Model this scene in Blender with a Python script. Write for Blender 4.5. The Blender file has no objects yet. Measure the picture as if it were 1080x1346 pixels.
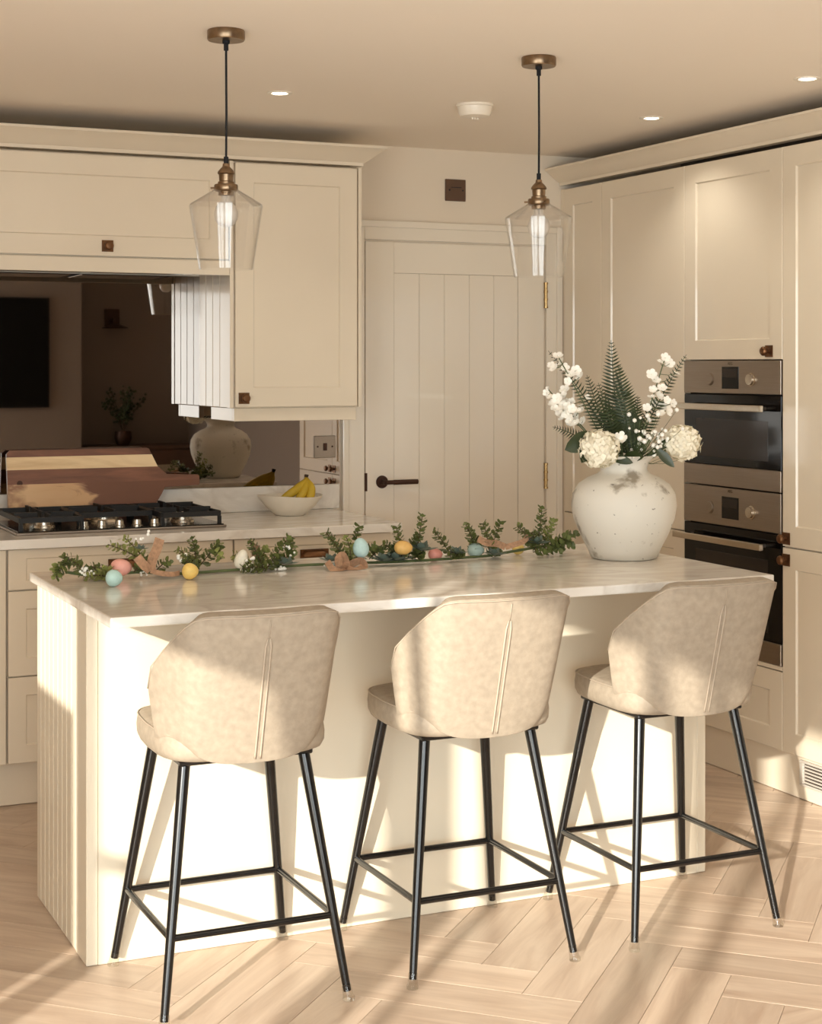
import bpy, bmesh, math, random
from mathutils import Vector, Matrix
random.seed(7)
sc = bpy.context.scene
COL = sc.collection

# ------------------------------------------------------------------ camera
F_PX, HOR, YAW, CAMZ = 2150.0, 480.5, math.radians(24.6), 1.505
cam_d = bpy.data.cameras.new('camera')
cam = bpy.data.objects.new('camera', cam_d); COL.objects.link(cam)
cam_d.sensor_fit = 'HORIZONTAL'; cam_d.sensor_width = 36.0
cam_d.lens = 36.0 * F_PX / 1080.0
cam_d.shift_y = (HOR - 673.0) / 1080.0
cam.location = (0, 0, CAMZ); cam.rotation_euler = (math.pi / 2, 0, -YAW)
cam_d.clip_start = 0.05
sc.camera = cam

# ------------------------------------------------------------------ light
SUN_AZ, SUN_EL = math.radians(44.5), math.radians(16.3)
W_SKY, SUN_E, WIN_E = 1.2, 5.7, 0.76
w = bpy.data.worlds.new('world'); sc.world = w; w.use_nodes = True
bg = w.node_tree.nodes['Background']
bg.inputs[0].default_value = (0.96, 1.0, 1.0, 1); bg.inputs[1].default_value = W_SKY
sd = bpy.data.lights.new('sun_offscreen', 'SUN'); sd.energy = SUN_E; sd.angle = 0.011; sd.color = (1.0, 0.95, 0.84)
sun = bpy.data.objects.new('sun_offscreen', sd); COL.objects.link(sun)
sun_dir = Vector((math.sin(SUN_AZ) * math.cos(SUN_EL), math.cos(SUN_AZ) * math.cos(SUN_EL), -math.sin(SUN_EL)))
sun.rotation_euler = sun_dir.to_track_quat('-Z', 'Y').to_euler()
sun.location = (-6, -4, 5)

def area(name, loc, rot, sx, sy, e, col=(0.91, 1.0, 1.03)):
    d = bpy.data.lights.new(name, 'AREA'); d.shape = 'RECTANGLE'; d.size = sx; d.size_y = sy
    d.energy = e; d.color = col
    o = bpy.data.objects.new(name, d); COL.objects.link(o); o.location = loc; o.rotation_euler = rot
    return o
# daylight entering through the glazed openings of the room
area('patio_door_left_offscreen', (-1.26, -0.07, 1.12), (0, -math.pi / 2, 0), 2.2, 1.75, 90 * WIN_E)
area('side_door_left_offscreen', (-1.26, 1.4, 0.91), (0, -math.pi / 2, 0), 1.8, 0.82, 36 * WIN_E)
area('window_rear_offscreen', (0.35, -1.52, 1.15), (math.pi / 2, 0, 0), 2.3, 2.0, 95 * WIN_E)

vs = sc.view_settings
vs.view_transform = 'Standard'; vs.look = 'None'; vs.gamma = 1.0; vs.use_curve_mapping = False
vs.exposure = 0.45
sc.cycles.use_denoising = True
sc.cycles.max_bounces = 10; sc.cycles.diffuse_bounces = 6; sc.cycles.transparent_max_bounces = 12
sc.cycles.sample_clamp_indirect = 6.0

# ------------------------------------------------------------------ pixel helpers (1080 x 1346 frame)
FW = Vector((math.sin(YAW), math.cos(YAW))); RT = Vector((math.cos(YAW), -math.sin(YAW)))
def on_z(u, v, z):
    d = F_PX * (CAMZ - z) / (v - HOR); p = FW * d + RT * ((u - 540) / F_PX * d)
    return Vector((p.x, p.y, z))
def on_y(u, v, Y):
    r = FW + RT * ((u - 540) / F_PX); d = Y / r.y
    return Vector((r.x * d, Y, CAMZ - (v - HOR) / F_PX * d))
def at_depth(u, v, d):
    p = FW * d + RT * ((u - 540) / F_PX * d)
    return Vector((p.x, p.y, CAMZ - (v - HOR) / F_PX * d))
def px_of(x, y, z):
    d = x * FW.x + y * FW.y
    return 540 + (x * RT.x + y * RT.y) / d * F_PX, HOR + (CAMZ - z) / d * F_PX, d

# ------------------------------------------------------------------ materials
def lin(r, g, b):
    f = lambda c: (c / 255 / 12.92) if c / 255 <= 0.04045 else ((c / 255 + 0.055) / 1.055) ** 2.4
    return (f(r), f(g), f(b), 1)
def newmat(name):
    m = bpy.data.materials.new(name); m.use_nodes = True
    return m, m.node_tree.nodes, m.node_tree.links, m.node_tree.nodes['Principled BSDF']
def mat(name, rgb, rough=0.5, metal=0.0, spec=0.5, bump=0.0, bscale=60, var=0.0, vscale=8, coat=0.0, stretch=(1, 1, 1), emit=0.0):
    m, N, L, b = newmat(name)
    c = lin(*rgb)
    b.inputs['Base Color'].default_value = c; b.inputs['Roughness'].default_value = rough
    b.inputs['Metallic'].default_value = metal; b.inputs['Specular IOR Level'].default_value = spec
    b.inputs['Coat Weight'].default_value = coat; b.inputs['Coat Roughness'].default_value = 0.06
    if emit:
        b.inputs['Emission Color'].default_value = c; b.inputs['Emission Strength'].default_value = emit
    if bump or var:
        tc = N.new('ShaderNodeTexCoord'); mp = N.new('ShaderNodeMapping'); mp.inputs['Scale'].default_value = stretch
        L.new(tc.outputs['Object'], mp.inputs['Vector'])
    if var:
        n = N.new('ShaderNodeTexNoise'); n.inputs['Scale'].default_value = vscale; n.inputs['Detail'].default_value = 5
        L.new(mp.outputs[0], n.inputs['Vector'])
        r = N.new('ShaderNodeValToRGB'); L.new(n.outputs['Fac'], r.inputs['Fac'])
        r.color_ramp.elements[0].position = 0.3; r.color_ramp.elements[1].position = 0.7
        r.color_ramp.elements[0].color = tuple(x * (1 - var) for x in c[:3]) + (1,)
        r.color_ramp.elements[1].color = tuple(min(1, x * (1 + var * 0.6)) for x in c[:3]) + (1,)
        L.new(r.outputs[0], b.inputs['Base Color'])
    if bump:
        n2 = N.new('ShaderNodeTexNoise'); n2.inputs['Scale'].default_value = bscale; n2.inputs['Detail'].default_value = 4
        L.new(mp.outputs[0], n2.inputs['Vector'])
        bp = N.new('ShaderNodeBump'); bp.inputs['Strength'].default_value = bump; bp.inputs['Distance'].default_value = 0.003
        L.new(n2.outputs['Fac'], bp.inputs['Height']); L.new(bp.outputs[0], b.inputs['Normal'])
    return m

def wood_mat(name, dark, light, rough=0.4, gscale=1.0, per_object=True, tint=0.25, axis=0):
    m, N, L, b = newmat(name)
    tc = N.new('ShaderNodeTexCoord'); oi = N.new('ShaderNodeObjectInfo')
    add = N.new('ShaderNodeVectorMath'); add.operation = 'MULTIPLY_ADD'
    cmb = N.new('ShaderNodeCombineXYZ')
    for i in range(3): L.new(oi.outputs['Random'], cmb.inputs[i])
    L.new(cmb.outputs[0], add.inputs[0]); add.inputs[1].default_value = (37.0, 19.0, 11.0) if per_object else (0, 0, 0)
    L.new(tc.outputs['Object'], add.inputs[2])
    mp = N.new('ShaderNodeMapping'); s = [11.0 * gscale] * 3; s[axis] = 1.4 * gscale; mp.inputs['Scale'].default_value = s
    L.new(add.outputs[0], mp.inputs['Vector'])
    n1 = N.new('ShaderNodeTexNoise'); n1.inputs['Scale'].default_value = 1.6; n1.inputs['Detail'].default_value = 7
    n1.inputs['Roughness'].default_value = 0.6; n1.inputs['Distortion'].default_value = 0.8
    L.new(mp.outputs[0], n1.inputs['Vector'])
    r = N.new('ShaderNodeValToRGB'); L.new(n1.outputs['Fac'], r.inputs['Fac'])
    r.color_ramp.elements[0].position = 0.32; r.color_ramp.elements[1].position = 0.66
    r.color_ramp.elements[0].color = lin(*dark); r.color_ramp.elements[1].color = lin(*light)
    hsv = N.new('ShaderNodeHueSaturation'); L.new(r.outputs[0], hsv.inputs['Color'])
    mr = N.new('ShaderNodeMapRange'); mr.inputs['To Min'].default_value = 1 - tint; mr.inputs['To Max'].default_value = 1 + tint * 0.6
    L.new(oi.outputs['Random'], mr.inputs['Value'])
    if per_object: L.new(mr.outputs[0], hsv.inputs['Value'])
    L.new(hsv.outputs[0], b.inputs['Base Color'])
    b.inputs['Roughness'].default_value = rough
    bp = N.new('ShaderNodeBump'); bp.inputs['Strength'].default_value = 0.15; bp.inputs['Distance'].default_value = 0.002
    L.new(n1.outputs['Fac'], bp.inputs['Height']); L.new(bp.outputs[0], b.inputs['Normal'])
    return m

M = {}
M['paint'] = mat('cream_cabinet_paint', (226, 212, 190), 0.3, spec=0.3, var=0.02, vscale=3, coat=0.7)
M['island'] = mat('ivory_island_paint', (227, 215, 193), 0.35, spec=0.4)
M['doorpaint'] = mat('off_white_door_paint', (232, 221, 203), 0.3, spec=0.3, coat=0.8)
M['wall'] = mat('wall_paint', (228, 214, 194), 0.85, spec=0.2, bump=0.05, bscale=200)
M['ceil'] = mat('ceiling_paint', (246, 236, 222), 0.9, spec=0.2, bump=0.03, bscale=150)
M['rear'] = mat('sitting_side_wall_paint', (131, 119, 109), 0.85, spec=0.2)
M['bronze'] = mat('antique_bronze', (118, 84, 58), 0.38, metal=0.9, var=0.25, vscale=40)
M['bronze_dark'] = mat('dark_bronze', (72, 50, 40), 0.4, metal=0.7)
M['plate'] = mat('bronze_plate', (104, 80, 64), 0.45, metal=0.5)
M['brass'] = mat('polished_brass', (190, 160, 112), 0.25, metal=1.0)
M['oldbrass'] = mat('antique_brass', (142, 120, 96), 0.33, metal=1.0, var=0.2, vscale=60)
M['steel'] = mat('brushed_steel', (158, 146, 134), 0.36, metal=1.0, var=0.06, vscale=6, stretch=(40, 1, 40))
M['steel_hi'] = mat('bright_steel', (205, 195, 180), 0.25, metal=1.0)
M['blackglass'] = mat('black_oven_glass', (14, 11, 10), 0.08, spec=0.3)
M['ovenwin'] = mat('oven_window_glass', (42, 35, 30), 0.12, spec=0.25)
M['iron'] = mat('black_cast_iron', (16, 14, 13), 0.55, bump=0.1, bscale=300)
M['gloss_black'] = mat('black_enamel', (12, 11, 10), 0.15)
M['leg'] = mat('black_powder_coat', (14, 13, 13), 0.22, spec=0.6)
M['cord'] = mat('black_cord', (13, 13, 18), 0.8)
M['leather'] = mat('beige_faux_leather', (164, 150, 132), 0.6, spec=0.3, var=0.13, vscale=55, bump=0.12, bscale=260)
M['stitch'] = mat('beige_piping', (176, 160, 141), 0.55)
M['white_plastic'] = mat('white_plastic', (238, 228, 212), 0.4)
M['ceramic'] = mat('white_ceramic', (233, 224, 208), 0.45, bump=0.5, bscale=55)
M['lens'] = mat('lit_downlight_lens', (255, 244, 226), 0.5, emit=9.0)
M['bulb'] = mat('frosted_bulb', (206, 198, 187), 0.35)
M['silver'] = mat('silver_painted_metal', (206, 198, 186), 0.4, metal=0.2)
M['tv'] = mat('black_screen', (3, 3, 3), 0.3, spec=0.2)
M['fern'] = mat('fern_green', (50, 61, 30), 0.55, var=0.3, vscale=20)
M['leaf'] = mat('box_leaf_green', (104, 112, 60), 0.5, var=0.35, vscale=45)
M['leaf2'] = mat('young_leaf_green', (148, 152, 86), 0.5, var=0.3, vscale=45)
M['euc'] = mat('grey_green_leaf', (106, 120, 108), 0.6, var=0.2, vscale=40)
M['darkleaf'] = mat('dark_glossy_leaf', (48, 58, 28), 0.35, var=0.2, vscale=30)
M['stem'] = mat('green_stem', (86, 98, 60), 0.6)
M['twig'] = mat('brown_twig', (84, 66, 46), 0.7)
M['petal'] = mat('cream_petal', (244, 236, 214), 0.6, var=0.08, vscale=60)
M['petal2'] = mat('white_petal', (248, 244, 234), 0.6)
M['hessian'] = mat('hessian_ribbon', (176, 138, 108), 0.85, var=0.25, vscale=120, bump=0.4, bscale=500)
M['banana'] = mat('banana_skin', (196, 164, 44), 0.5, var=0.25, vscale=14)
M['banana_tip'] = mat('banana_tip', (62, 44, 22), 0.7)
for n, c in (('pink', (240, 174, 160)), ('blue', (184, 216, 210)), ('yellow', (238, 204, 116)), ('amber', (224, 180, 106)),
             ('rose', (224, 150, 136)), ('slate', (168, 190, 182)), ('white', (238, 232, 214)), ('paleblue', (186, 216, 214))):
    M['egg_' + n] = mat(n + '_egg_shell', c, 0.5, var=0.07, vscale=120)
M['shade_wood'] = mat('dark_walnut', (82, 56, 40), 0.5, var=0.2, vscale=6)
M['plank'] = wood_mat('oak_plank', (184, 159, 138), (211, 190, 169), 0.38, 1.0, True, 0.12)
def acacia_patch():
    m, N, L, b = newmat('acacia_heartwood_patch')
    tc = N.new('ShaderNodeTexCoord'); sp_ = N.new('ShaderNodeSeparateXYZ'); L.new(tc.outputs['Object'], sp_.inputs[0])
    mp = N.new('ShaderNodeMapping'); mp.inputs['Scale'].default_value = (3, 12, 9); L.new(tc.outputs['Object'], mp.inputs[0])
    n = N.new('ShaderNodeTexNoise'); n.inputs['Scale'].default_value = 1.7; n.inputs['Detail'].default_value = 6; n.inputs['Distortion'].default_value = 1.0; L.new(mp.outputs[0], n.inputs['Vector'])
    a = N.new('ShaderNodeMath'); a.operation = 'MULTIPLY_ADD'; a.inputs[1].default_value = 0.9; L.new(n.outputs['Fac'], a.inputs[0])
    a2 = N.new('ShaderNodeMath'); a2.operation = 'MULTIPLY_ADD'; a2.inputs[1].default_value = 2.2; a2.inputs[2].default_value = 0.2; L.new(sp_.outputs['X'], a2.inputs[0]); L.new(a2.outputs[0], a.inputs[2])
    r = N.new('ShaderNodeValToRGB'); L.new(a.outputs[0], r.inputs[0]); e = r.color_ramp.elements
    e[0].position = 0.0; e[0].color = lin(150, 108, 78); e[1].position = 1.0; e[1].color = lin(112, 70, 48)
    for p_, c in ((0.14, (214, 176, 132)), (0.5, (206, 164, 120)), (0.62, (116, 74, 52))):
        q = r.color_ramp.elements.new(p_); q.color = lin(*c)
    L.new(r.outputs[0], b.inputs['Base Color']); b.inputs['Roughness'].default_value = 0.45
    return m
M['woodC'] = acacia_patch()
M['joint'] = mat('floor_joint', (104, 80, 62), 0.7)
M['woodA'] = wood_mat('acacia_dark', (94, 58, 42), (136, 88, 64), 0.45, 1.3, True, 0.15)
M['woodB'] = wood_mat('acacia_pale', (204, 168, 124), (234, 206, 162), 0.45, 1.0, True, 0.08)

def quartz(name, base, vein):
    m, N, L, b = newmat(name)
    tc = N.new('ShaderNodeTexCoord'); mp = N.new('ShaderNodeMapping'); mp.inputs['Rotation'].default_value = (0.2, 0.3, 0.6)
    mp.inputs['Scale'].default_value = (1, 2.6, 1.6)
    L.new(tc.outputs['Object'], mp.inputs[0])
    n = N.new('ShaderNodeTexNoise'); n.inputs['Scale'].default_value = 2.2; n.inputs['Detail'].default_value = 9
    n.inputs['Distortion'].default_value = 1.4; L.new(mp.outputs[0], n.inputs['Vector'])
    r = N.new('ShaderNodeValToRGB'); L.new(n.outputs['Fac'], r.inputs[0]); e = r.color_ramp.elements
    e[0].position = 0.42; e[0].color = lin(*base); e[1].position = 0.5; e[1].color = lin(*vein)
    x = r.color_ramp.elements.new(0.56); x.color = lin(*base)
    L.new(r.outputs[0], b.inputs['Base Color'])
    b.inputs['Roughness'].default_value = 0.13; b.inputs['Specular IOR Level'].default_value = 0.55
    return m
M['quartz'] = quartz('cream_quartz', (234, 228, 219), (218, 210, 199))

def vase_mat():
    m, N, L, b = newmat('distressed_whitewash')
    tc = N.new('ShaderNodeTexCoord')
    n = N.new('ShaderNodeTexNoise'); n.inputs['Scale'].default_value = 9; n.inputs['Detail'].default_value = 6; n.inputs['Roughness'].default_value = 0.55
    L.new(tc.outputs['Object'], n.inputs['Vector'])
    r = N.new('ShaderNodeValToRGB'); L.new(n.outputs['Fac'], r.inputs[0]); e = r.color_ramp.elements
    e[0].position = 0.31; e[0].color = lin(150, 140, 124); e[1].position = 0.40; e[1].color = lin(216, 210, 198)
    n2 = N.new('ShaderNodeTexNoise'); n2.inputs['Scale'].default_value = 70; n2.inputs['Detail'].default_value = 3
    L.new(tc.outputs['Object'], n2.inputs['Vector'])
    r2 = N.new('ShaderNodeValToRGB'); L.new(n2.outputs['Fac'], r2.inputs[0]); e = r2.color_ramp.elements
    e[0].position = 0.25; e[0].color = lin(120, 112, 104); e[1].position = 0.31; e[1].color = (1, 1, 1, 1)
    mx = N.new('ShaderNodeMix'); mx.data_type = 'RGBA'; mx.blend_type = 'MULTIPLY'; mx.inputs[0].default_value = 1.0
    L.new(r.outputs[0], mx.inputs[6]); L.new(r2.outputs[0], mx.inputs[7]); L.new(mx.outputs[2], b.inputs['Base Color'])
    b.inputs['Roughness'].default_value = 0.7
    bp = N.new('ShaderNodeBump'); bp.inputs['Strength'].default_value = 0.35; bp.inputs['Distance'].default_value = 0.004
    L.new(n.outputs['Fac'], bp.inputs['Height']); L.new(bp.outputs[0], b.inputs['Normal'])
    return m
M['vase'] = vase_mat()
m, N, L, b = newmat('smoked_mirror'); M['mirror'] = m
b.inputs['Base Color'].default_value = (0.38, 0.335, 0.30, 1); b.inputs['Metallic'].default_value = 1; b.inputs['Roughness'].default_value = 0.015
def glass(name, tint, rough=0.0, fac=0.10):
    m, N, L, b = newmat(name)
    out = N['Material Output']; N.remove(b)
    tr = N.new('ShaderNodeBsdfTransparent'); tr.inputs[0].default_value = tint
    gl = N.new('ShaderNodeBsdfGlossy'); gl.inputs['Roughness'].default_value = 0.03
    lw = N.new('ShaderNodeLayerWeight'); lw.inputs['Blend'].default_value = 0.5
    pw = N.new('ShaderNodeMath'); pw.operation = 'POWER'; pw.inputs[1].default_value = 3.0; L.new(lw.outputs['Facing'], pw.inputs[0])
    mr = N.new('ShaderNodeMapRange'); mr.inputs['To Min'].default_value = 0.035; mr.inputs['To Max'].default_value = 0.75; L.new(pw.outputs[0], mr.inputs[0])
    mx = N.new('ShaderNodeMixShader'); L.new(mr.outputs[0], mx.inputs[0]); L.new(tr.outputs[0], mx.inputs[1]); L.new(gl.outputs[0], mx.inputs[2])
    L.new(mx.outputs[0], out.inputs[0])
    return m
M['glass'] = glass('clear_glass', (0.993, 0.992, 0.99, 1))
M['pane'] = glass('window_pane', (0.98, 0.98, 0.98, 1))
M['cap'] = glass('clear_plastic_cap', (0.93, 0.92, 0.90, 1))

# ------------------------------------------------------------------ builders
def root_loc(p):
    v = Vector((0, 0, 0))
    while p is not None:
        v = v + Vector(p.location); p = p.parent
    return v
def link(name, me, mtl, parent=None, loc=None):
    o = bpy.data.objects.new(name, me); COL.objects.link(o)
    if mtl is not None and not me.materials: me.materials.append(M[mtl] if isinstance(mtl, str) else mtl)
    if parent is not None: o.parent = parent
    if loc is not None: o.location = loc
    return o
def from_bm(name, bm, mtl, parent=None, smooth=False, normals=True):
    """bm in world coordinates; stored relative to the parent thing's base"""
    if normals: bmesh.ops.recalc_face_normals(bm, faces=bm.faces)
    if parent is not None:
        bmesh.ops.translate(bm, verts=bm.verts, vec=-root_loc(parent))
    me = bpy.data.meshes.new(name); bm.to_mesh(me); bm.free()
    if smooth:
        for p in me.polygons: p.use_smooth = True
    return link(name, me, mtl, parent)
def sharp(o, ang=40):
    me = o.data
    for p in me.polygons: p.use_smooth = True
    bm = bmesh.new(); bm.from_mesh(me)
    for e in bm.edges:
        if len(e.link_faces) == 2: e.smooth = e.calc_face_angle(0) < math.radians(ang)
    bm.to_mesh(me); bm.free()
    return o
def add_box(bm, x0, x1, y0, y1, z0, z1):
    v = [bm.verts.new((x, y, z)) for x in (x0, x1) for y in (y0, y1) for z in (z0, z1)]
    for f in ((0, 1, 3, 2), (4, 6, 7, 5), (0, 4, 5, 1), (2, 3, 7, 6), (0, 2, 6, 4), (1, 5, 7, 3)):
        bm.faces.new([v[i] for i in f])
def box(name, x0, x1, y0, y1, z0, z1, mtl, parent=None, bev=0.0015, seg=1):
    bm = bmesh.new(); add_box(bm, x0, x1, y0, y1, z0, z1)
    if bev: bmesh.ops.bevel(bm, geom=bm.edges[:], offset=bev, segments=seg, affect='EDGES', profile=0.6)
    return from_bm(name, bm, mtl, parent)
def boxes(name, lst, mtl, parent=None):
    bm = bmesh.new()
    for q in lst: add_box(bm, *q)
    return from_bm(name, bm, mtl, parent)
def add_tube(bm, pts, rad, n=8, caps=True):
    pts = [Vector(p) for p in pts]
    if not hasattr(rad, '__len__'): rad = [rad] * len(pts)
    rings = []; up = None
    for i, p in enumerate(pts):
        t = (pts[min(i + 1, len(pts) - 1)] - pts[max(i - 1, 0)]).normalized()
        if up is None:
            up = Vector((0, 0, 1)) if abs(t.z) < 0.9 else Vector((1, 0, 0))
        a = t.cross(up)
        if a.length < 1e-5: a = t.orthogonal()
        a.normalize(); bb = a.cross(t).normalized(); up = bb
        rings.append([bm.verts.new(p + (a * math.cos(2 * math.pi * k / n) + bb * math.sin(2 * math.pi * k / n)) * rad[i]) for k in range(n)])
    for i in range(len(rings) - 1):
        for k in range(n):
            bm.faces.new((rings[i][k], rings[i][(k + 1) % n], rings[i + 1][(k + 1) % n], rings[i + 1][k]))
    if caps:
        bm.faces.new(rings[0][::-1]); bm.faces.new(rings[-1])
def tube(name, pts, rad, mtl, parent=None, n=8):
    bm = bmesh.new(); add_tube(bm, pts, rad, n); return sharp(from_bm(name, bm, mtl, parent))
def add_lathe(bm, prof, c, n=32, axis='Z', sx=1, sy=1):
    """prof: list of (r, h)"""
    c = Vector(c); rings = []
    def pt(r, h, a):
        x, y = r * math.cos(a) * sx, r * math.sin(a) * sy
        if axis == 'Z': return c + Vector((x, y, h))
        if axis == '-Y': return c + Vector((x, -h, y))
        return c + Vector((-h, x, y))        # '-X'
    for r, h in prof:
        if r < 1e-6: rings.append([bm.verts.new(pt(0, h, 0))])
        else: rings.append([bm.verts.new(pt(r, h, 2 * math.pi * k / n)) for k in range(n)])
    for A, B in zip(rings, rings[1:]):
        for k in range(n):
            a, b2 = A[k % len(A)], A[(k + 1) % len(A)]; c1, d1 = B[k % len(B)], B[(k + 1) % len(B)]
            vs_ = []
            for q in (a, b2, d1, c1):
                if q not in vs_: vs_.append(q)
            if len(vs_) >= 3: bm.faces.new(vs_)
def lathe(name, prof, c, mtl, parent=None, n=32, axis='Z', sx=1, sy=1, ang=35):
    bm = bmesh.new(); add_lathe(bm, prof, c, n, axis, sx, sy); return sharp(from_bm(name, bm, mtl, parent), ang)
def thing(name, loc, label, cat, group=None, kind=None):
    o = bpy.data.objects.new(name, None); COL.objects.link(o); o.location = loc; o.empty_display_size = 0.05
    tag(o, label, cat, group, kind); return o
def tag(o, label=None, cat=None, group=None, kind=None):
    if label: o['label'] = label
    if cat: o['category'] = cat
    if group: o['group'] = group
    if kind: o['kind'] = kind
    return o
def copy_tree(o, parent=None):
    c = o.copy(); COL.objects.link(c); c.parent = parent
    for ch in list(o.children): copy_tree(ch, c)
    return c
def mp_axis(axis, plane):
    if axis == 'Y': return lambda a, z, o: Vector((a, plane - o, z))
    return lambda a, z, o: Vector((plane - o, a, z))
def shaker(name, parent, axis, plane, a0, a1, z0, z1, st=0.072, t=0.02, rec=0.007, mtl='paint', rail=None):
    """framed door leaf: proud frame, chamfered step, recessed centre panel"""
    f = mp_axis(axis, plane); rail = rail or st
    a0, a1 = min(a0, a1), max(a0, a1); bm = bmesh.new()
    def ring(i, o, ri=None):
        ri = i if ri is None else ri
        return [bm.verts.new(f(*q)) for q in ((a0 + i, z0 + ri, o), (a1 - i, z0 + ri, o), (a1 - i, z1 - ri, o), (a0 + i, z1 - ri, o))]
    rs = [ring(0, -t), ring(0, -0.0015), ring(0.0015, 0), ring(st, 0, rail), ring(st + 0.004, -rec, rail + 0.004)]
    for A, B in zip(rs, rs[1:]):
        for k in range(4): bm.faces.new((A[k], A[(k + 1) % 4], B[(k + 1) % 4], B[k]))
    bm.faces.new(rs[0][::-1]); bm.faces.new(rs[-1])
    return from_bm(name, bm, mtl, parent)
def knob(parent, axis, plane, a, z):
    f = mp_axis(axis, plane)
    bm = bmesh.new(); p0, p1 = f(a - 0.021, z - 0.021, 0), f(a + 0.021, z + 0.021, 0.003)
    add_box(bm, *sorted((p0.x, p1.x)), *sorted((p0.y, p1.y)), *sorted((p0.z, p1.z)))
    k = from_bm('knob', bm, 'bronze', parent)
    lathe('knob_head', [(0.0, 0.0), (0.0075, 0.0), (0.0065, 0.011), (0.012, 0.014), (0.0165, 0.02), (0.0165, 0.026), (0.012, 0.031), (0.0, 0.033)],
          f(a, z, 0.003), 'bronze', k, 18, '-' + axis)
    return k

# ================================================================== SETTING
WY, XL, XR, YR, CZ = 6.24, -1.2, 4.2, -1.4, 2.42
tag(box('ceiling', XL - 0.1, XR + 0.1, YR - 0.1, WY + 0.1, CZ, CZ + 0.1, 'ceil', None, 0), 'flat off-white painted ceiling', None, None, 'structure')
tag(box('wall_back', XL - 0.1, XR + 0.1, WY, WY + 0.1, 0, CZ, 'wall', None, 0), 'beige painted wall around the white door', None, None, 'structure')
tag(box('wall_right', XR, XR + 0.1, YR, WY, 0, CZ, 'rear', None, 0), 'brown painted wall behind the tall units', None, None, 'structure')
# rear wall with a broad window, chimney breast carrying the television
tag(boxes('wall_rear', [(XL, -0.9, YR - 0.1, YR, 0, CZ), (-0.9, 1.6, YR - 0.1, YR, 0, 0.1), (-0.9, 1.6, YR - 0.1, YR, 2.2, CZ),
                        (1.6, XR, YR - 0.1, YR, 0, CZ)], 'rear'), 'brown painted rear wall of the room', None, None, 'structure')
tag(box('wall_chimney', 1.62, 3.16, YR, -1.0, 0, CZ, 'rear', None, 0), 'projecting chimney breast with the television', None, None, 'structure')
# left wall: glazed garden doors that let the low sun in
A0, A1, B0, B1 = 1.0, 2.46, -0.95, 0.805
HA, HB, SILL = 1.81, 2.243, 1.513
tag(boxes('wall_left', [(XL - 0.03, XL, YR, B0, 0, CZ), (XL - 0.03, XL, B0, B1, HB, CZ), (XL - 0.03, XL, B1, A0, 0, CZ),
                        (XL - 0.03, XL, A0, A1, HA, CZ), (XL - 0.03, XL, A1, WY, 0, CZ), (XL - 0.03, XL, 2.0, A1, 0, SILL)],
          'wall'), 'left wall with glazed garden doors', None, None, 'structure')
def frame(name, lst, panes, label, axis='X'):
    r = thing(name, (XL, (lst[0][2] + lst[0][3]) / 2, 0), label, None, None, 'structure')
    for q in lst: box('frame_bar', *q, 'white_plastic', r, 0.003)
    for q in panes: box('pane', *q, 'pane', r, 0)
    return r
xf0, xf1 = XL - 0.035, XL + 0.005
wd = frame('window_1', [(xf0, xf1, 0.67, 0.70, 0, HB), (xf0, xf1, -0.063, 0.003, 0, HB), (xf0, xf1, -0.261, -0.21, 0, HB)],
      [(XL - 0.02, XL - 0.016, a, b2, 0.02, HB) for a, b2 in ((0.003, 0.67), (-0.21, -0.063), (B0, -0.261))], 'white framed glazed patio doors')
dr = frame('window_2', [(xf0, xf1, 1.818, 1.93, 0, HA)], [(XL - 0.02, XL - 0.016, A0, 1.818, 0.02, HA)], 'white framed glazed side door')
box('door_handle', XL - 0.09, XL - 0.04, 1.69, 1.83, 1.19, 1.225, 'steel', dr)
rw = thing('window_3', (0.35, YR, 0), 'broad white framed rear window', None, None, 'structure')
for x in (-0.9, 0.32, 1.55): box('frame_bar', x, x + 0.05, YR - 0.06, YR - 0.01, 0.1, 2.2, 'white_plastic', rw)
for z in (0.1, 2.15): box('frame_bar', -0.85, 1.55, YR - 0.06, YR - 0.01, z, z + 0.05, 'white_plastic', rw)

# herringbone floor
floor = box('floor', XL - 0.1, XR + 0.1, YR - 0.1, WY + 0.1, -0.06, -0.004, 'joint', None, 0)
tag(floor, 'light oak herringbone plank floor', None, None, 'structure')
PW, PL = 0.15, 0.60
pm = bpy.data.meshes.new('plank')
bm = bmesh.new(); add_box(bm, -PL / 2 + 0.0005, PL / 2 - 0.0005, -PW / 2 + 0.0005, PW / 2 - 0.0005, -0.0045, 0.0)
bmesh.ops.bevel(bm, geom=[e for e in bm.edges if all(v.co.z > -0.001 for v in e.verts)], offset=0.0007, segments=1, affect='EDGES')
bmesh.ops.recalc_face_normals(bm, faces=bm.faces); bm.to_mesh(pm); bm.free(); pm.materials.append(M['plank'])
c45 = math.sqrt(0.5); rest = []; near = []
for mcol in range(-12, 13):
    for n in range(-70, 71):
        for kind in (0, 1):
            if kind == 0: p, q = n * PW + 2 * PL * mcol + PL / 2, n * PW + PW / 2
            else: p, q = n * PW + PL + 2 * PL * mcol + PW / 2, n * PW + PW - PL / 2
            x, y = 1.13 + (p - q) * c45, 2.71 + (p + q) * c45
            if not (XL - 0.05 < x < XR + 0.05 and YR - 0.05 < y < WY + 0.05): continue
            a = math.pi / 4 + (math.pi / 2 if kind else 0)
            u, v, d = px_of(x, y, 0) if y > 0.5 else (-999, 0, 1)
            vis = d > 1 and -90 < u < 1170 and v < 1480 and v > 990 and not (y > 5.66) and not (x > 3.6)
            vis = vis and not (1.25 < x < 2.6 and 4.35 < y < 5.7) and not (1.1 < x < 3.2 and y > 4.75)
            (near if vis else rest).append((x, y, a))
for x, y, a in near:
    o = link('plank', pm, None, floor); o.location = (x, y, 0); o.rotation_euler = (0, 0, a)
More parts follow.
